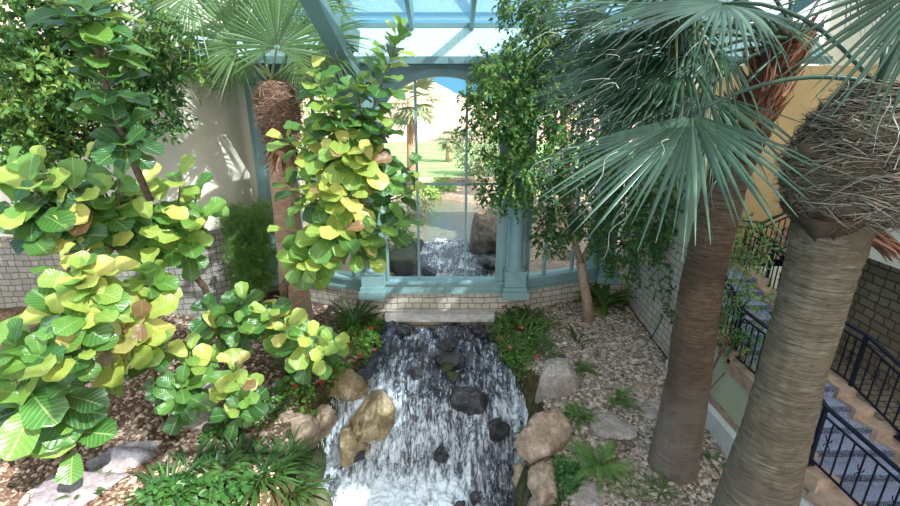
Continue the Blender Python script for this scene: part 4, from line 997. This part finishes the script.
# ---------------------------------------------------------------- bank planting
def ground_cover(name, label, pxs, R0, n, size, seed, mat=M_BRIGHT, tone=(.45,.2), tpl=ROUND, cat='shrub', hgt=.28, rad=.35, kindp=None):
    rg = np.random.default_rng(seed); c0 = gp(*pxs[0]); t = thing(name, label, cat, c0)
    pos, dr, nn_, sc, tn = [], [], [], [], []
    for k in range(n):
        c = gp_cache(pxs[rg.integers(len(pxs))]); a = rg.uniform(0, 2*PI); r = rad*math.sqrt(rg.random()); x, y = c.x+r*math.cos(a), c.y+r*math.sin(a)
        if x > stream_l(y)-.02 and x < stream_r(y)+.02: continue
        hh = hgt*(1-(r/rad)**2)*rg.random()**.5+.03
        pos.append((x, y, float(ground_z(x, y, False))+hh)); dr.append(nrm(rg.normal(0,1,3)*np.array([1,1,.35])+np.array([0,-.2,.15]))); nn_.append(np.array([0,-.25,.95])+rg.normal(0,.35,3)); sc.append(size*rg.uniform(.6,1.3)); tn.append(np.clip(rg.normal(*tone),0,1))
    inst_obj('foliage', tpl, frames(pos, dr, nn_, np.array(sc)), mat, t, np.array(tn)); return t, pos
_gc = {}
def gp_cache(p):
    if p not in _gc: _gc[p] = gp(*p)
    return _gc[p]
def flowers(t, spots, mat, r=.045):
    for px, py, R in spots:
        p = W(px, py, R) if R else gp(px, py)+Vector((0,0,.32)); m = MB()
        for k in range(5):
            a = k*2*PI/5; d = Vector((math.cos(a), math.sin(a)*.7, .45)).normalized(); s = Vector((-math.sin(a), math.cos(a)*.7, 0)).normalized()
            q = p+d*r; m.add([p-s*r*.2, p+s*r*.2, q+s*r*.55+d*r*.3, q+d*r*.75, q-s*r*.55+d*r*.3, p+Vector((0,0,-.008))], [(0,1,2,3,4),(5,4,3,2,1),(5,0,4),(5,1,0)])
        obj('flower', m, mat, t)
t1, _ = ground_cover('impatiens_bed', 'sunlit bushy impatiens with small red blooms on the left bank above the golden rock', [(300,372),(290,390),(318,362),(335,378),(345,392),(360,352),(372,345),(305,400),(352,332),(380,332)], 0, 2600, .09, 61, M_BRIGHT, (.6,.2), rad=.32)
flowers(t1, [(296,400,0),(334,383,0),(322,395,0),(350,357,0),(330,368,0),(362,368,0),(372,340,0)], M_PETAL); 
flowers(t1, [(375,362,0),(300,380,0)], M_PETALP)
t2, _ = ground_cover('impatiens_bed', 'leafy impatiens mound with red and pink blooms right of the stream top', [(500,330),(510,345),(520,358),(505,365),(518,372),(528,345),(515,318),(495,320),(535,330)], 0, 1700, .07, 62, M_BRIGHT, (.4,.25), rad=.34)
flowers(t2, [(503,318,0),(536,370,0),(500,350,0)], M_PETAL); flowers(t2, [(521,340,0),(510,360,0)], M_PETALP); flowers(t2, [(563,356,0)], M_PETALW)
for i, (px, py, n, L, lab) in enumerate(((520,328,60,.42,'tufted green plant at the top of the right stream bank'), (540,345,50,.4,'bright strap-leaved tuft left of the gravel, above the pale boulder'), (532,318,50,.4,'yellow-green strap tuft nearest the right plinth'), (548,356,34,.34,'small grassy tuft behind the pale boulder'))):
    tuft(lab, gp(px, py), n, L, 70+i, M_STRAP, (.5,.2), w=.8, rad=.18)
tuft('small dark-leaved plant in the gravel near the ficus trunk', gp(578,343), 10, .42, 75, M_STRAP, (.05,.05), w=1.3)
tuft('tiny reddish seedling in the gravel right of the ficus trunk', gp(617,334), 14, .22, 76, M_BOOT, (.2,.1))
fern('arching bright fern in the gravel right of the pale boulder', gp(617,402)+Vector((0,0,.05)), 10, .55, 80, M_BRIGHT, (.4,.1), lean=(.3,-.3,0), pw=.16)
fern('fern sprawling between the two right bank boulders', gp(578,420)+Vector((0,0,.05)), 16, .55, 81, M_BRIGHT, (.35,.12), lean=(-.1,-.1,0), pw=.16)
fern('tall yellow-green fern clump lowest on the right bank', gp(598,470)+Vector((0,0,.1)), 20, .75, 82, M_BRIGHT, (.5,.12), lean=(0,-.3,.1), pw=.15)
fern('small fern in the gravel behind the pale boulder', gp(585,372)+Vector((0,0,.05)), 12, .4, 83, M_BRIGHT, (.3,.12), pw=.16)
fern('small fern clinging to the right edge of the waterfall', W(532,455,7.4), 14, .34, 84, M_BRIGHT, (.45,.12), lean=(-.4,-.3,0), pw=.2)
fern('tiny fern at the right waterfall edge under the brown boulder', W(524,432,7.7), 10, .26, 85, M_BRIGHT, (.5,.12), lean=(-.4,-.3,0), pw=.2)
t3, _ = ground_cover('creeping_groundcover', 'dark green creeping plant at the bottom of the right bank', [(560,470),(568,490),(556,482),(572,478)], 0, 1000, .06, 86, M_SMALL, (.4,.15), rad=.22, hgt=.15)
tuft('spiky grey-green grass tuft at the foot of the middle palm', gp(658,492), 34, .4, 87, M_STRAP, (.5,.2), w=.4)
tuft('low grass tuft in the gravel at the bottom right', gp(632,500), 26, .3, 88, M_STRAP, (.6,.2), w=.4)
tuft('little green weed by the white ledge', gp(716,468), 24, .3, 89, M_STRAP, (.3,.1), w=.9)
# bottom left bed
labs = ['leftmost', 'second from the left', 'third from the left', 'fourth from the left', 'fifth from the left', 'sixth from the left', 'rightmost']
for i, (px, py, n, L) in enumerate(((165,492,60,.5), (190,472,60,.5), (215,482,70,.55), (240,462,60,.5), (262,478,80,.6), (285,462,70,.5), (292,492,80,.55))):
    tuft('drooping dark green strap-leaved plant in the bottom left bed, %s' % labs[i], gp(px, py), n, L, 90+i, M_STRAP, (.12,.14), w=.7, rad=.24, up=(.25,1.2), group=None)  # leaf tone lowered to paint in the shade over this bed
t4, _ = ground_cover('pennywort_patch', 'round-leaved groundcover at the bottom edge left of the mossy rocks', [(180,498),(205,500),(160,502),(225,498),(240,500)], 0, 500, .11, 98, M_BRIGHT, (.08,.1), rad=.3, hgt=.35)
fern('dark fern in the middle of the bottom left bed', gp(228,478)+Vector((0,0,.15)), 16, .6, 99, M_BRIGHT, (.2,.1), pw=.18)
tuft('small weed growing beside the lilac rock slab', gp(88,492), 16, .35, 101, M_STRAP, (.35,.1), w=1.6)
tuft('small spiky tuft between the yellow fig and the bank soil', gp(55,450), 18, .3, 102, M_STRAP, (.5,.2), w=.8)
ground_cover('trailing_groundcover', 'fine green groundcover under the figs on the left bank', [(255,405),(262,420),(275,408),(215,440),(225,430),(285,365)], 0, 900, .06, 103, M_BRIGHT, (.35,.2), rad=.3, hgt=.2)

for i, (px, py) in enumerate(((508,322),(526,338),(512,352),(545,330),(500,338))):
    tuft('wispy strap tuft among the impatiens mound on the right bank, %s' % ('highest', 'middle', 'lowest', 'rightmost', 'leftmost')[i], gp(px, py)+Vector((0,0,.08)), 34, .42, 120+i, M_STRAP, (.6,.2), w=.55, rad=.2)
# ---------------------------------------------------------------- rocks, gravel
def rock(name, label, c, r, mat, seed, sub=5, amp=.27, cat='rock', group=None, rot=0, flat=.0, kind=None):
    bm = __import__('bmesh').new(); __import__('bmesh').ops.create_icosphere(bm, subdivisions=sub, radius=1)
    bm.verts.ensure_lookup_table(); v = np.array([q.co[:] for q in bm.verts]); f = np.array([[q.index for q in p.verts] for p in bm.faces]); bm.free()
    rg = np.random.default_rng(seed); n = fbm(v[:,0]*1.1+seed, v[:,1]*1.1, v[:,2]*1.1, 4)*amp*1.6 + fbm(v[:,0]*4+seed, v[:,1]*4, v[:,2]*4, 4)*amp*.75 - .05*np.abs(fbm(v[:,0]*9+seed, v[:,1]*9, v[:,2]*9, 3))
    v = v*(1+n)[:, None]
    for k in range(13):                                  # facets
        d = nrm(rg.normal(0, 1, 3)); h = rg.uniform(.58, .9); s = v@d; v = v - np.outer(np.clip(s-h, 0, None)*.85, d)
    v = v*np.array(r); a = rot; v = np.stack([v[:,0]*math.cos(a)-v[:,1]*math.sin(a), v[:,0]*math.sin(a)+v[:,1]*math.cos(a), v[:,2]], 1)
    v += fbm(v[:,0]*9, v[:,1]*9, v[:,2]*9+seed, 3)[:, None]*.015
    o = fast(name, v+np.array(tuple(c)), f, mat, None, True)
    return tag(o, label, cat, group, kind)
def prock(label, px, py, r, mat, seed, dz=0, R=None, **k):
    p = gp(px, py) if R is None else W(px, py, R); p.z += dz; return rock('boulder', label, p, r, mat, seed, **k)
prock('pale grey upright boulder with a pinkish top on the right bank', 553, 390, (.5,.4,.78), M_ROCK, 1, .1, rot=.5)
prock('brown rounded boulder at the waterfall edge below the pale boulder', 546, 440, (.56,.46,.66), M_ROCKB, 2, .05)
prock('long brown rock at the bottom of the right bank', 552, 474, (.42,.5,.4), M_ROCKB, 3, -.12)
prock('pale low rock at the bottom right beside the fern', 585, 498, (.4,.3,.16), M_ROCK, 4, 0)
prock('flat grey-brown slab half buried in the gravel', 607, 428, (.5,.42,.14), M_ROCK, 5, .0)
prock('flat pale slab in the gravel near the middle palm', 652, 408, (.55,.35,.1), M_ROCK, 6, .0)
prock('flat slab sunk in the gravel between fern and palm', 640, 385, (.4,.28,.07), M_ROCKB, 7, .0)
prock('large lilac-grey slab of rock in the bottom left corner', 75, 492, (.62,.42,.2), M_ROCKL, 8, .05, rot=.4)
prock('lilac-grey rock adjoining the large slab on its right', 120, 462, (.5,.36,.2), M_ROCKL, 9, .02, rot=.6)
prock('grey-brown boulder below the pale shaded fig', 195, 418, (.55,.4,.36), M_ROCK, 10, -.02, rot=.2)
prock('pinkish rock between the young figs', 208, 392, (.25,.25,.3), M_ROCK, 11, .05)
prock('brown boulder left of the waterfall above the strap-leaved bed', 296, 425, (.5,.5,.5), M_ROCKB, 12, -.22)
prock('sunlit pale rock under the impatiens', 285, 385, (.5,.4,.3), M_ROCK, 13, -.15)
prock('mossy green boulder between the strap-leaved bed and the falls', 312, 466, (.34,.36,.36), M_ROCKM, 14, 0, R=7.0)
prock('dark mossy boulder at the bottom edge of the falls', 318, 500, (.3,.3,.26), M_ROCKM, 15, 0, R=6.6)
prock('mossy boulder in the bottom corner of the falls, lowest', 300, 505, (.3,.3,.3), M_ROCKM, 16, -.05, R=6.5)
prock('mossy rock face on the right side of the pool', 528, 492, (.28,.5,.5), M_ROCKM, 17, -.2, R=7.0)
prock('rough brown rock wedged under the brown boulder at the pool edge', 533, 468, (.36,.4,.5), M_ROCKB, 18, -.35)
prock('brown rock at the very bottom of the right bank beside the pool', 545, 500, (.36,.4,.36), M_ROCKB, 19, -.2)
prock('golden-brown dry rock face under the impatiens by the falls', 318, 412, (.42,.5,.5), M_ROCKB, 20, -.3)
prock('brown lumpy rock between the impatiens and the golden slab', 352, 350, (.4,.4,.25), M_ROCKB, 121, -.1)
# rocks in the stream
def srock(label, px, py, R, r, mat, seed, dz=0): p = W(px, py, R); p.z = float(stream_z(R))+dz; return rock('stream_rock', label, p, r, mat, seed)
srock('golden sunlit rock slab at the left edge of the cascade', 372, 398, 8.45, (.5,.95,.5), M_ROCKG, 21, -.12)
srock('golden wet boulder standing in the left part of the falls', 350, 425, 8.05, (.36,.5,.5), M_ROCKG, 122, -.05)
srock('golden wet rock above the left cascade', 345, 372, 9.0, (.5,.5,.34), M_ROCKG, 22, -.1)
srock('dark wet boulder with water sliding over it, middle of the cascade', 452, 352, 9.55, (.42,.32,.26), M_ROCKW, 23, 0)
srock('small mossy stone left of the pair in mid stream', 447, 362, 9.2, (.16,.14,.12), M_ROCKM, 24, .16)
srock('small mossy stone right of the pair in mid stream', 454, 371, 9.0, (.15,.13,.12), M_ROCKM, 25, .16)
srock('dark rock left of the two mossy stones', 416, 371, 9.15, (.16,.16,.16), M_ROCKW, 26, .05)
srock('broad dark rock ledge where the water falls', 470, 388, 8.6, (.6,.35,.35), M_ROCKW, 27, -.06)
srock('dark rock at the right edge of the fall', 497, 412, 8.2, (.25,.25,.3), M_ROCKW, 28, .1)
srock('dark stone under the spillway lip at left', 403, 326, 10.6, (.25,.18,.16), M_ROCKW, 29, .05)
srock('dark stone under the spillway lip at right', 480, 325, 10.6, (.25,.2,.2), M_ROCKW, 30, .05)
srock('black stone poking out of the white water', 440, 440, 7.9, (.2,.18,.24), M_ROCKW, 31, .1)
srock('dark stone in the left part of the falls', 356, 436, 7.9, (.22,.18,.22), M_ROCKW, 32, .1)
srock('dark wet boulder in the upper cascade', 445, 335, 10.1, (.35,.3,.22), M_ROCKW, 33, 0)
for i, (px, py, R) in enumerate(((460,497,6.9),(492,503,6.7),(475,490,7.1),(512,488,6.9))):
    srock('small dark stone in the churning pool, %s' % ('near the middle', 'at the bottom edge', 'upper one', 'by the right bank')[i], px, py, R, (.13,.13,.14), M_ROCKW, 34+i, .04)
# gravel and chips
ICO = None
def pebble_tpl():
    import bmesh
    bm = bmesh.new(); bmesh.ops.create_icosphere(bm, subdivisions=1, radius=1); v = np.array([q.co[:] for q in bm.verts]); f = np.array([[q.index for q in p.verts] for p in bm.faces]); bm.free()
    v *= 1+.18*fbm(v[:,0]*2, v[:,1]*2, v[:,2]*2, 2)[:, None]; return v, f, None
PB = pebble_tpl()
def scatter(name, label, n, xr_, yr_, size, mat, seed, test, flat=.45, cat='gravel'):
    rg = np.random.default_rng(seed); x = rg.uniform(*xr_, n); y = rg.uniform(*yr_, n); k = test(x, y); x, y = x[k], y[k]; m = len(x)
    z = ground_z(x, y); s = size*rg.lognormal(0, .32, m); a = rg.uniform(0, 2*PI, m); d = np.stack([np.cos(a), np.sin(a), rg.normal(0,.25,m)], 1)
    nn_ = np.stack([rg.normal(0,.3,m), rg.normal(0,.3,m), np.ones(m)], 1); sc = np.stack([s*rg.uniform(.6,1,m), s, s*flat*rg.uniform(.7,1.3,m)], 1)
    o = inst_obj(name, PB, frames(np.stack([x, y, z+s*.15], 1), d, nn_, sc), mat, None, rg.random(m), False); return tag(o, label, cat, None, 'stuff')
def outside_stream(x, y, m=.3): return (np.maximum(stream_l(y)-x, x-stream_r(y)) > m)
scatter('gravel', 'grey-beige gravel covering the right bank around the ficus and palm', 30000, (1.6,5.05), (4.6,12.3), .037, M_GRAV, 201, lambda x, y: (x > 1.2)&outside_stream(x, y, .45)&(x < 5.02))
scatter('wood_chips', 'brown bark chips and broken stones on the left bank soil', 16000, (-9.5,-1.6), (4.3,11.8), .042, M_BARK, 202, lambda x, y: (x < -1)&outside_stream(x, y, .4), .35, 'mulch')
# ---------------------------------------------------------------- water
ny, nx = 520, 260; Y = np.linspace(11.05, 4.6, ny); U = np.linspace(0, 1, nx)
YY, UU = np.meshgrid(Y, U, indexing='ij'); l = stream_l(YY)-.22; r = stream_r(YY)+.22; X = l+(r-l)*UU
zz = stream_z(YY); slope = np.gradient(stream_z(Y), Y)[:, None]+0*YY
rk = np.abs(fbm(X*1.6, YY*1.2, 7, 3)); lump = .24*(fbm(X*1.9, YY*1.9, 3, 4))*sstep(7.2, 8.2, YY) + .06*fbm(X*4, YY*4, 9, 4) + .05*fbm(X*9, YY*6, 1, 3) - .03
pool = sstep(7.9, 7.3, YY); lump = lump + pool*(.12*np.abs(fbm(X*3.2, YY*3.2, 5, 4))+.05*fbm(X*11, YY*11, 2, 3))
YY2 = YY + .42*fbm(X*1.5, YY*.5, 11, 4)
Z = stream_z(YY2)+lump
arc = np.concatenate([[0], np.cumsum(np.hypot(np.diff(Y), np.diff(stream_z(Y))))])
uvw = np.stack([X.ravel(), np.repeat(arc, nx)], 1)
xn = (X-l)/(r-l)
foam = .27 + .12*sstep(.35, 1.3, slope) + .36*pool*sstep(1.5, .2, np.abs(xn-.52)*3.2) + .15*pool + .3*fbm(X*1.1, YY*.7, 21, 3) + .1*sstep(9.3, 8.6, YY)*(1-pool) + .2*sstep(.5,.2,xn)*sstep(10.5,9,YY)
foam = np.clip(foam - .3*sstep(.14, .0, xn)*(1-pool), 0, 1)  # foam thinned along the left edge as painted shade
i = (np.arange(ny-1)[:, None]*nx+np.arange(nx-1)[None]).ravel(); ff = np.stack([i, i+nx, i+nx+1, i+1], 1)
wf = fast('waterfall', np.stack([X.ravel(), YY.ravel(), Z.ravel()], 1), ff, M_WATER, None, True, uvw, None, None, {'foam': foam.ravel()})
tag(wf, 'white foaming cascade tumbling from the spillway into the pool', 'waterfall', None, 'stuff')
# falling strands and droplets
rg = np.random.default_rng(77); n = 1500; y = rg.uniform(6.0, 9.2, n); y = np.where(rg.random(n) < .65, rg.uniform(7.0, 8.7, n), y); u = rg.random(n); l_ = stream_l(y)-.1; r_ = stream_r(y)+.1; x = l_+(r_-l_)*u
keep = vnoise(x*1.5, y*1.2, 30) > -.25; x, y = x[keep], y[keep]; n = len(x)
z = stream_z(y)+rg.uniform(.0, .1, n)+.05; sl = (stream_z(y+.03)-stream_z(y-.03))/.06
d = np.stack([rg.normal(0,.12,n), -np.ones(n), -sl+rg.normal(0,.2,n)], 1); s = rg.uniform(.005,.014,n); lg = s*(1+rg.uniform(1,5,n)*np.clip(sl,0.1,1.6))
sc = np.stack([s*.6, lg, s*.6], 1); sp = inst_obj('water_droplets', PB, frames(np.stack([x,y,z],1), d, np.tile([0,0,1.],(n,1))+rg.normal(0,.2,(n,3)), sc), M_SPRAY, None, None, True)
tag(sp, 'white droplets and strands splashing over the falls', 'spray', None, 'stuff')
# thin sheet of water over the lip
lp = MB(); k = 60
xs_ = np.linspace(-1.6, 1.1, k); 
vs = []; 
for q in range(5):
    for xx in xs_:
        yy = 11.0-.1*q*.5-.02; vs.append((xx, yy-.02*math.sin(xx*23), .6-.05*q*q*.45+.008*math.sin(xx*40)))
fs_ = [(q*k+i, q*k+i+1, (q+1)*k+i+1, (q+1)*k+i) for q in range(4) for i in range(k-1)]
# ---------------------------------------------------------------- outside
def out_z(x, y):
    x = np.asarray(x, float); y = np.asarray(y, float)
    base = np.interp(y, [12.6,15,20,26,32,60,75,400], [.95,1.05,1.18,1.3,1.2,.3,-.3,-.5])
    cxs = np.interp(y, [12,16,20,24], [-.3,.2,-.2,-1.2]); hw = np.interp(y, [12,15,18,23,25], [1.25,1.35,2.6,2.9,.2])
    d = np.abs(x-cxs)-hw
    return base + .02*fbm(x*1.5, y*1.5, 0, 3) - .45*sstep(.35, -.1, d)*(y < 26) + .25*sstep(.2, 1.0, d)*sstep(20, 13, y)
gx = np.concatenate([np.linspace(-60,-9,30), np.linspace(-8,10,150), np.linspace(11,60,30)]); gy = np.concatenate([np.linspace(11.75, 28, 150), np.linspace(29, 60, 20), np.linspace(64, 80, 6)])
GX, GY = np.meshgrid(gx, gy); GZ = out_z(GX, GY); nx, ny = len(gx), len(gy); ii = (np.arange(ny-1)[:, None]*nx+np.arange(nx-1)[None]).ravel(); ff = np.stack([ii, ii+1, ii+nx+1, ii+nx], 1)
cy_ = GY.ravel()[ff[:, 0]]; vv = np.stack([GX.ravel(), GY.ravel(), GZ.ravel()], 1)
cx_ = GX.ravel()[ff[:, 0]]
near = (cy_ < 29.5)
inside = (cy_ < 12.75) & ((cx_ < -4.8) | (cx_ > 4.6)); wl = np.interp(cx_, [-4.95,-1.98,1.63,4.5], [12.6,11.5,11.5,12.6]); inside |= cy_ < wl
struct(fast('garden_ground', vv, ff[near & ~inside], M_OUTG, smooth=True)); struct(fast('lawn', vv, ff[~near], M_GRASS, smooth=True))
mx = np.linspace(-260, 260, 160); my = np.linspace(74, 330, 60); MX, MY = np.meshgrid(mx, my)
hh = -.6 + 1.8*sstep(74, 90, MY) + sstep(80, 300, MY)*(np.interp(MX, [-260,-60,-22,-8,4,14,45,90,260], [50,46,24,14,8.5,6,6,14,26]) + 3.5*fbm(MX*.03, MY*.03, 1, 5)) + 1.2*fbm(MX*.12, MY*.12, 2, 4)*sstep(76,120,MY)
ii = (np.arange(59)[:, None]*160+np.arange(159)[None]).ravel(); struct(fast('mountain', np.stack([MX.ravel(), MY.ravel(), hh.ravel()], 1), np.stack([ii, ii+1, ii+161, ii+160], 1), M_MOUNT, smooth=True))
# pond and outdoor stream
pm = MB(); pm.box(-6, 4, 16.6, 25.5, .4, .98); o = obj('pond', pm, M_POND); tag(o, 'rippled pond beyond the central window reflecting the sky', 'pond', None, 'stuff')
ny, nx = 160, 100; Y = np.linspace(16.8, 12.0, ny); U = np.linspace(-1.55, 1.5, nx); YY, XX = np.meshgrid(Y, U, indexing='ij'); XX = XX + np.interp(YY, [12,16,20], [-.3,.2,-.2])
Z = np.interp(YY, [12,13,14.5,16.3,16.8], [.72,.78,.86,.97,.98]) + .08*fbm(XX*2.4, YY*2.4, 3, 4)+.05*fbm(XX*6, YY*6, 3, 3)
i = (np.arange(ny-1)[:, None]*nx+np.arange(nx-1)[None]).ravel()
o = fast('stream', np.stack([XX.ravel(), YY.ravel(), Z.ravel()], 1), np.stack([i, i+nx, i+nx+1, i+1], 1), M_WATER, None, True, np.stack([XX.ravel()*1.5, YY.ravel()*1.5], 1), None, None, {'foam': np.clip(.42+.3*fbm(XX*2, YY*2, 8, 3), 0, 1).ravel()})
tag(o, 'shallow rushing stream outside the window flowing towards the spillway', 'stream', None, 'stuff')
rock('boulder', 'large brown boulder outside the window beside the pond outlet', W(490,232,15.6), (1.05,.8,.85), M_ROCKD, 301)
rock('boulder', 'long mossy rock outside at the lower left of the window', W(398,262,13.6), (.75,.7,.5), M_ROCKM, 302)
rock('boulder', 'smaller mossy rock outside behind the long one', W(412,248,14.6), (.5,.5,.35), M_ROCKM, 303)
rock('boulder', 'reddish rock seen low through the right bay window', W(560,262,14.0), (.9,.7,.5), M_ROCKB, 304)
rock('boulder', 'dark rock at the left edge of the outdoor stream', W(430,272,13.0), (.3,.3,.2), M_ROCKW, 305)
rock('boulder', 'dark rock under the large brown boulder at the stream edge', W(490,262,13.8), (.35,.3,.25), M_ROCKW, 306)
def shrub(label, c, r, n, size, seed, mat=M_DESERT, tone=(.5,.2), cat='shrub'):
    t = thing('garden_shrub', label, cat, (c[0], c[1], c[2]-r[2])); crown('foliage', [(c, r, 1)], n, OVATE, size, mat, t, seed, tone, 0, size*3, OVATE, 7)
    obj('stem', MB().tube([(c[0], c[1], float(out_z(c[0], c[1]))-.1), tuple(c)], .04, 6), M_TRUNK_FIG, t)
shrub('bright green clipped bush beside the pond outside', W(441,190,25.5), (.75,.5,.45), 220, .13, 311, M_BRIGHT, (.7,.15))
shrub('pale green grassy shrub left of the clipped bush outside', W(424,196,24.5), (.7,.5,.45), 160, .13, 312, M_BRIGHT, (.9,.1))
shrub('grey desert shrub on the lawn right of the small palm', W(482,150,32), (1.9,1.2,1.7), 420, .2, 313)
shrub('grey bushes under the mountain behind the right mullion', W(500,165,30), (1.4,1.2,1.2), 240, .2, 314)
shrub('pale weeping tree seen through the left bay window', W(303,130,19), (1.9,1.6,3.2), 700, .2, 315, M_BRIGHT, (.95,.1), 'tree')
shrub('shrub outside seen through the right bay window', W(575,170,20), (1.8,1.4,1.3), 380, .17, 316, M_DESERT)
shrub('low plants on the bank outside at the left of the stream', W(395,238,14.4), (.7,.6,.35), 260, .08, 317, M_BRIGHT, (.5,.3))
shrub('pale reeds at the pond edge outside behind the fig', W(408,205,21), (1.0,.5,.5), 220, .12, 318, M_DESERT, (.8,.2))
st = MB(); st.box(-1.0, 3.6, 27.2, 27.5, 1.2, 1.75)
tag(obj('garden_wall', st, M_STONED), 'low dark stone wall at the edge of the lawn outside', 'wall')
def outpalm(label, px, py, pyb, R, r, Rf, seed):
    top = W(px, py, R); b = W(px, pyb, R); b.z = float(out_z(b.x, R))-.1
    t = thing('desert_palm', label, 'palm tree', b); obj('trunk', MB().tube([b, b.lerp(top, .5), top], [r*1.2, r, r*.9], 12), M_TRUNK_LEFT, t, True)
    rg = np.random.default_rng(seed); V_, F_, T_ = [], [], []; o = 0
    for k in range(26):
        a = k*2.4; el = rg.uniform(-1.1, .9); d = np.array([math.cos(a)*math.cos(el), math.sin(a)*math.cos(el), math.sin(el)]); c = np.array(tuple(top))+d*Rf*.45
        v, f, tn = fan_leaf(c, d, (d[0]*.2, d[1]*.2, 1) if el > -.5 else (d[0], d[1], .3), Rf*.6, 14, 200, .35, .12, .45, seed=seed+k); V_.append(v); F_.append(f+o); T_.append(tn*0+rg.uniform(.3,1)); o += len(v)
    fast('fronds', np.concatenate(V_), np.concatenate(F_), M_DESERT, t, False, tone=np.concatenate(T_))
outpalm('tall shaggy desert palm outside behind the left mullion', 411, 100, 182, 25, .24, 1.9, 321)
outpalm('small desert palm standing alone on the far lawn', 449, 137, 166, 42, .3, 1.5, 322)
outpalm('desert palm outside seen through the right bay window', 566, 60, 190, 22, .25, 1.8, 323)
# ---------------------------------------------------------------- light
sd = Vector((-1.2, 1.0, -1.6)).normalized()
sun = bpy.data.lights.new('sun', 'SUN'); so = bpy.data.objects.new('sun', sun); COL.objects.link(so)
sun.energy = 9.0; sun.angle = .009; sun.color = (1, .97, .92)
so.rotation_euler = sd.to_track_quat('-Z', 'Y').to_euler(); so.location = (8, -6, 16)
w = bpy.data.worlds.new('world'); S.world = w; w.use_nodes = True; nt = w.node_tree; nt.nodes.clear(); nl_ = nt.links
o = nt.nodes.new('ShaderNodeOutputWorld'); bg = nt.nodes.new('ShaderNodeBackground'); nl_.new(bg.outputs[0], o.inputs[0])
tc = nt.nodes.new('ShaderNodeTexCoord'); dt = nt.nodes.new('ShaderNodeVectorMath'); dt.operation = 'DOT_PRODUCT'
nl_.new(tc.outputs['Generated'], dt.inputs[0]); dt.inputs[1].default_value = -sd
mr = nt.nodes.new('ShaderNodeMapRange'); mr.inputs['From Min'].default_value = -1; mr.inputs['From Max'].default_value = 1; nl_.new(dt.outputs['Value'], mr.inputs['Value'])
rp = nt.nodes.new('ShaderNodeValToRGB'); nl_.new(mr.outputs[0], rp.inputs[0]); nl_.new(rp.outputs[0], bg.inputs[0])
e = rp.color_ramp.elements; e[0].position = .3; e[0].color = (.08, .25, .38, 1); e[1].position = .95; e[1].color = (1, .98, .94, 1)
q = e.new(.45); q.color = (.14, .29, .48, 1); q = e.new(.6); q.color = (.5, .6, .72, 1); q = e.new(.8); q.color = (.92, .92, .92, 1)
bg.inputs[1].default_value = 1.6
S.view_settings.exposure = 0.68

GR = {'fiddle_leaf_fig': 'fiddle-leaf figs on the left bank', 'fan_palm': 'indoor fan palms', 'window_pilaster': 'teal window pilasters', 'stair_railing': 'black iron stair railings',
      'boulder': 'boulders', 'stream_rock': 'rocks in the cascade', 'desert_palm': 'palms on the lawn outside', 'garden_shrub': 'shrubs in the garden outside',
      'fern': 'ferns on the banks', 'strap_leaf_plant': 'strap-leaved plants on the banks', 'impatiens_bed': 'flowering mounds beside the falls'}
for o_ in list(COL.objects):
    if o_.parent is None and 'label' in o_.keys() and 'group' not in o_.keys():
        b_ = o_.name.split('.')[0]
        if b_ in GR: o_['group'] = GR[b_] if not (b_ == 'boulder' and o_.location.y > 12) else 'boulders outside the window'
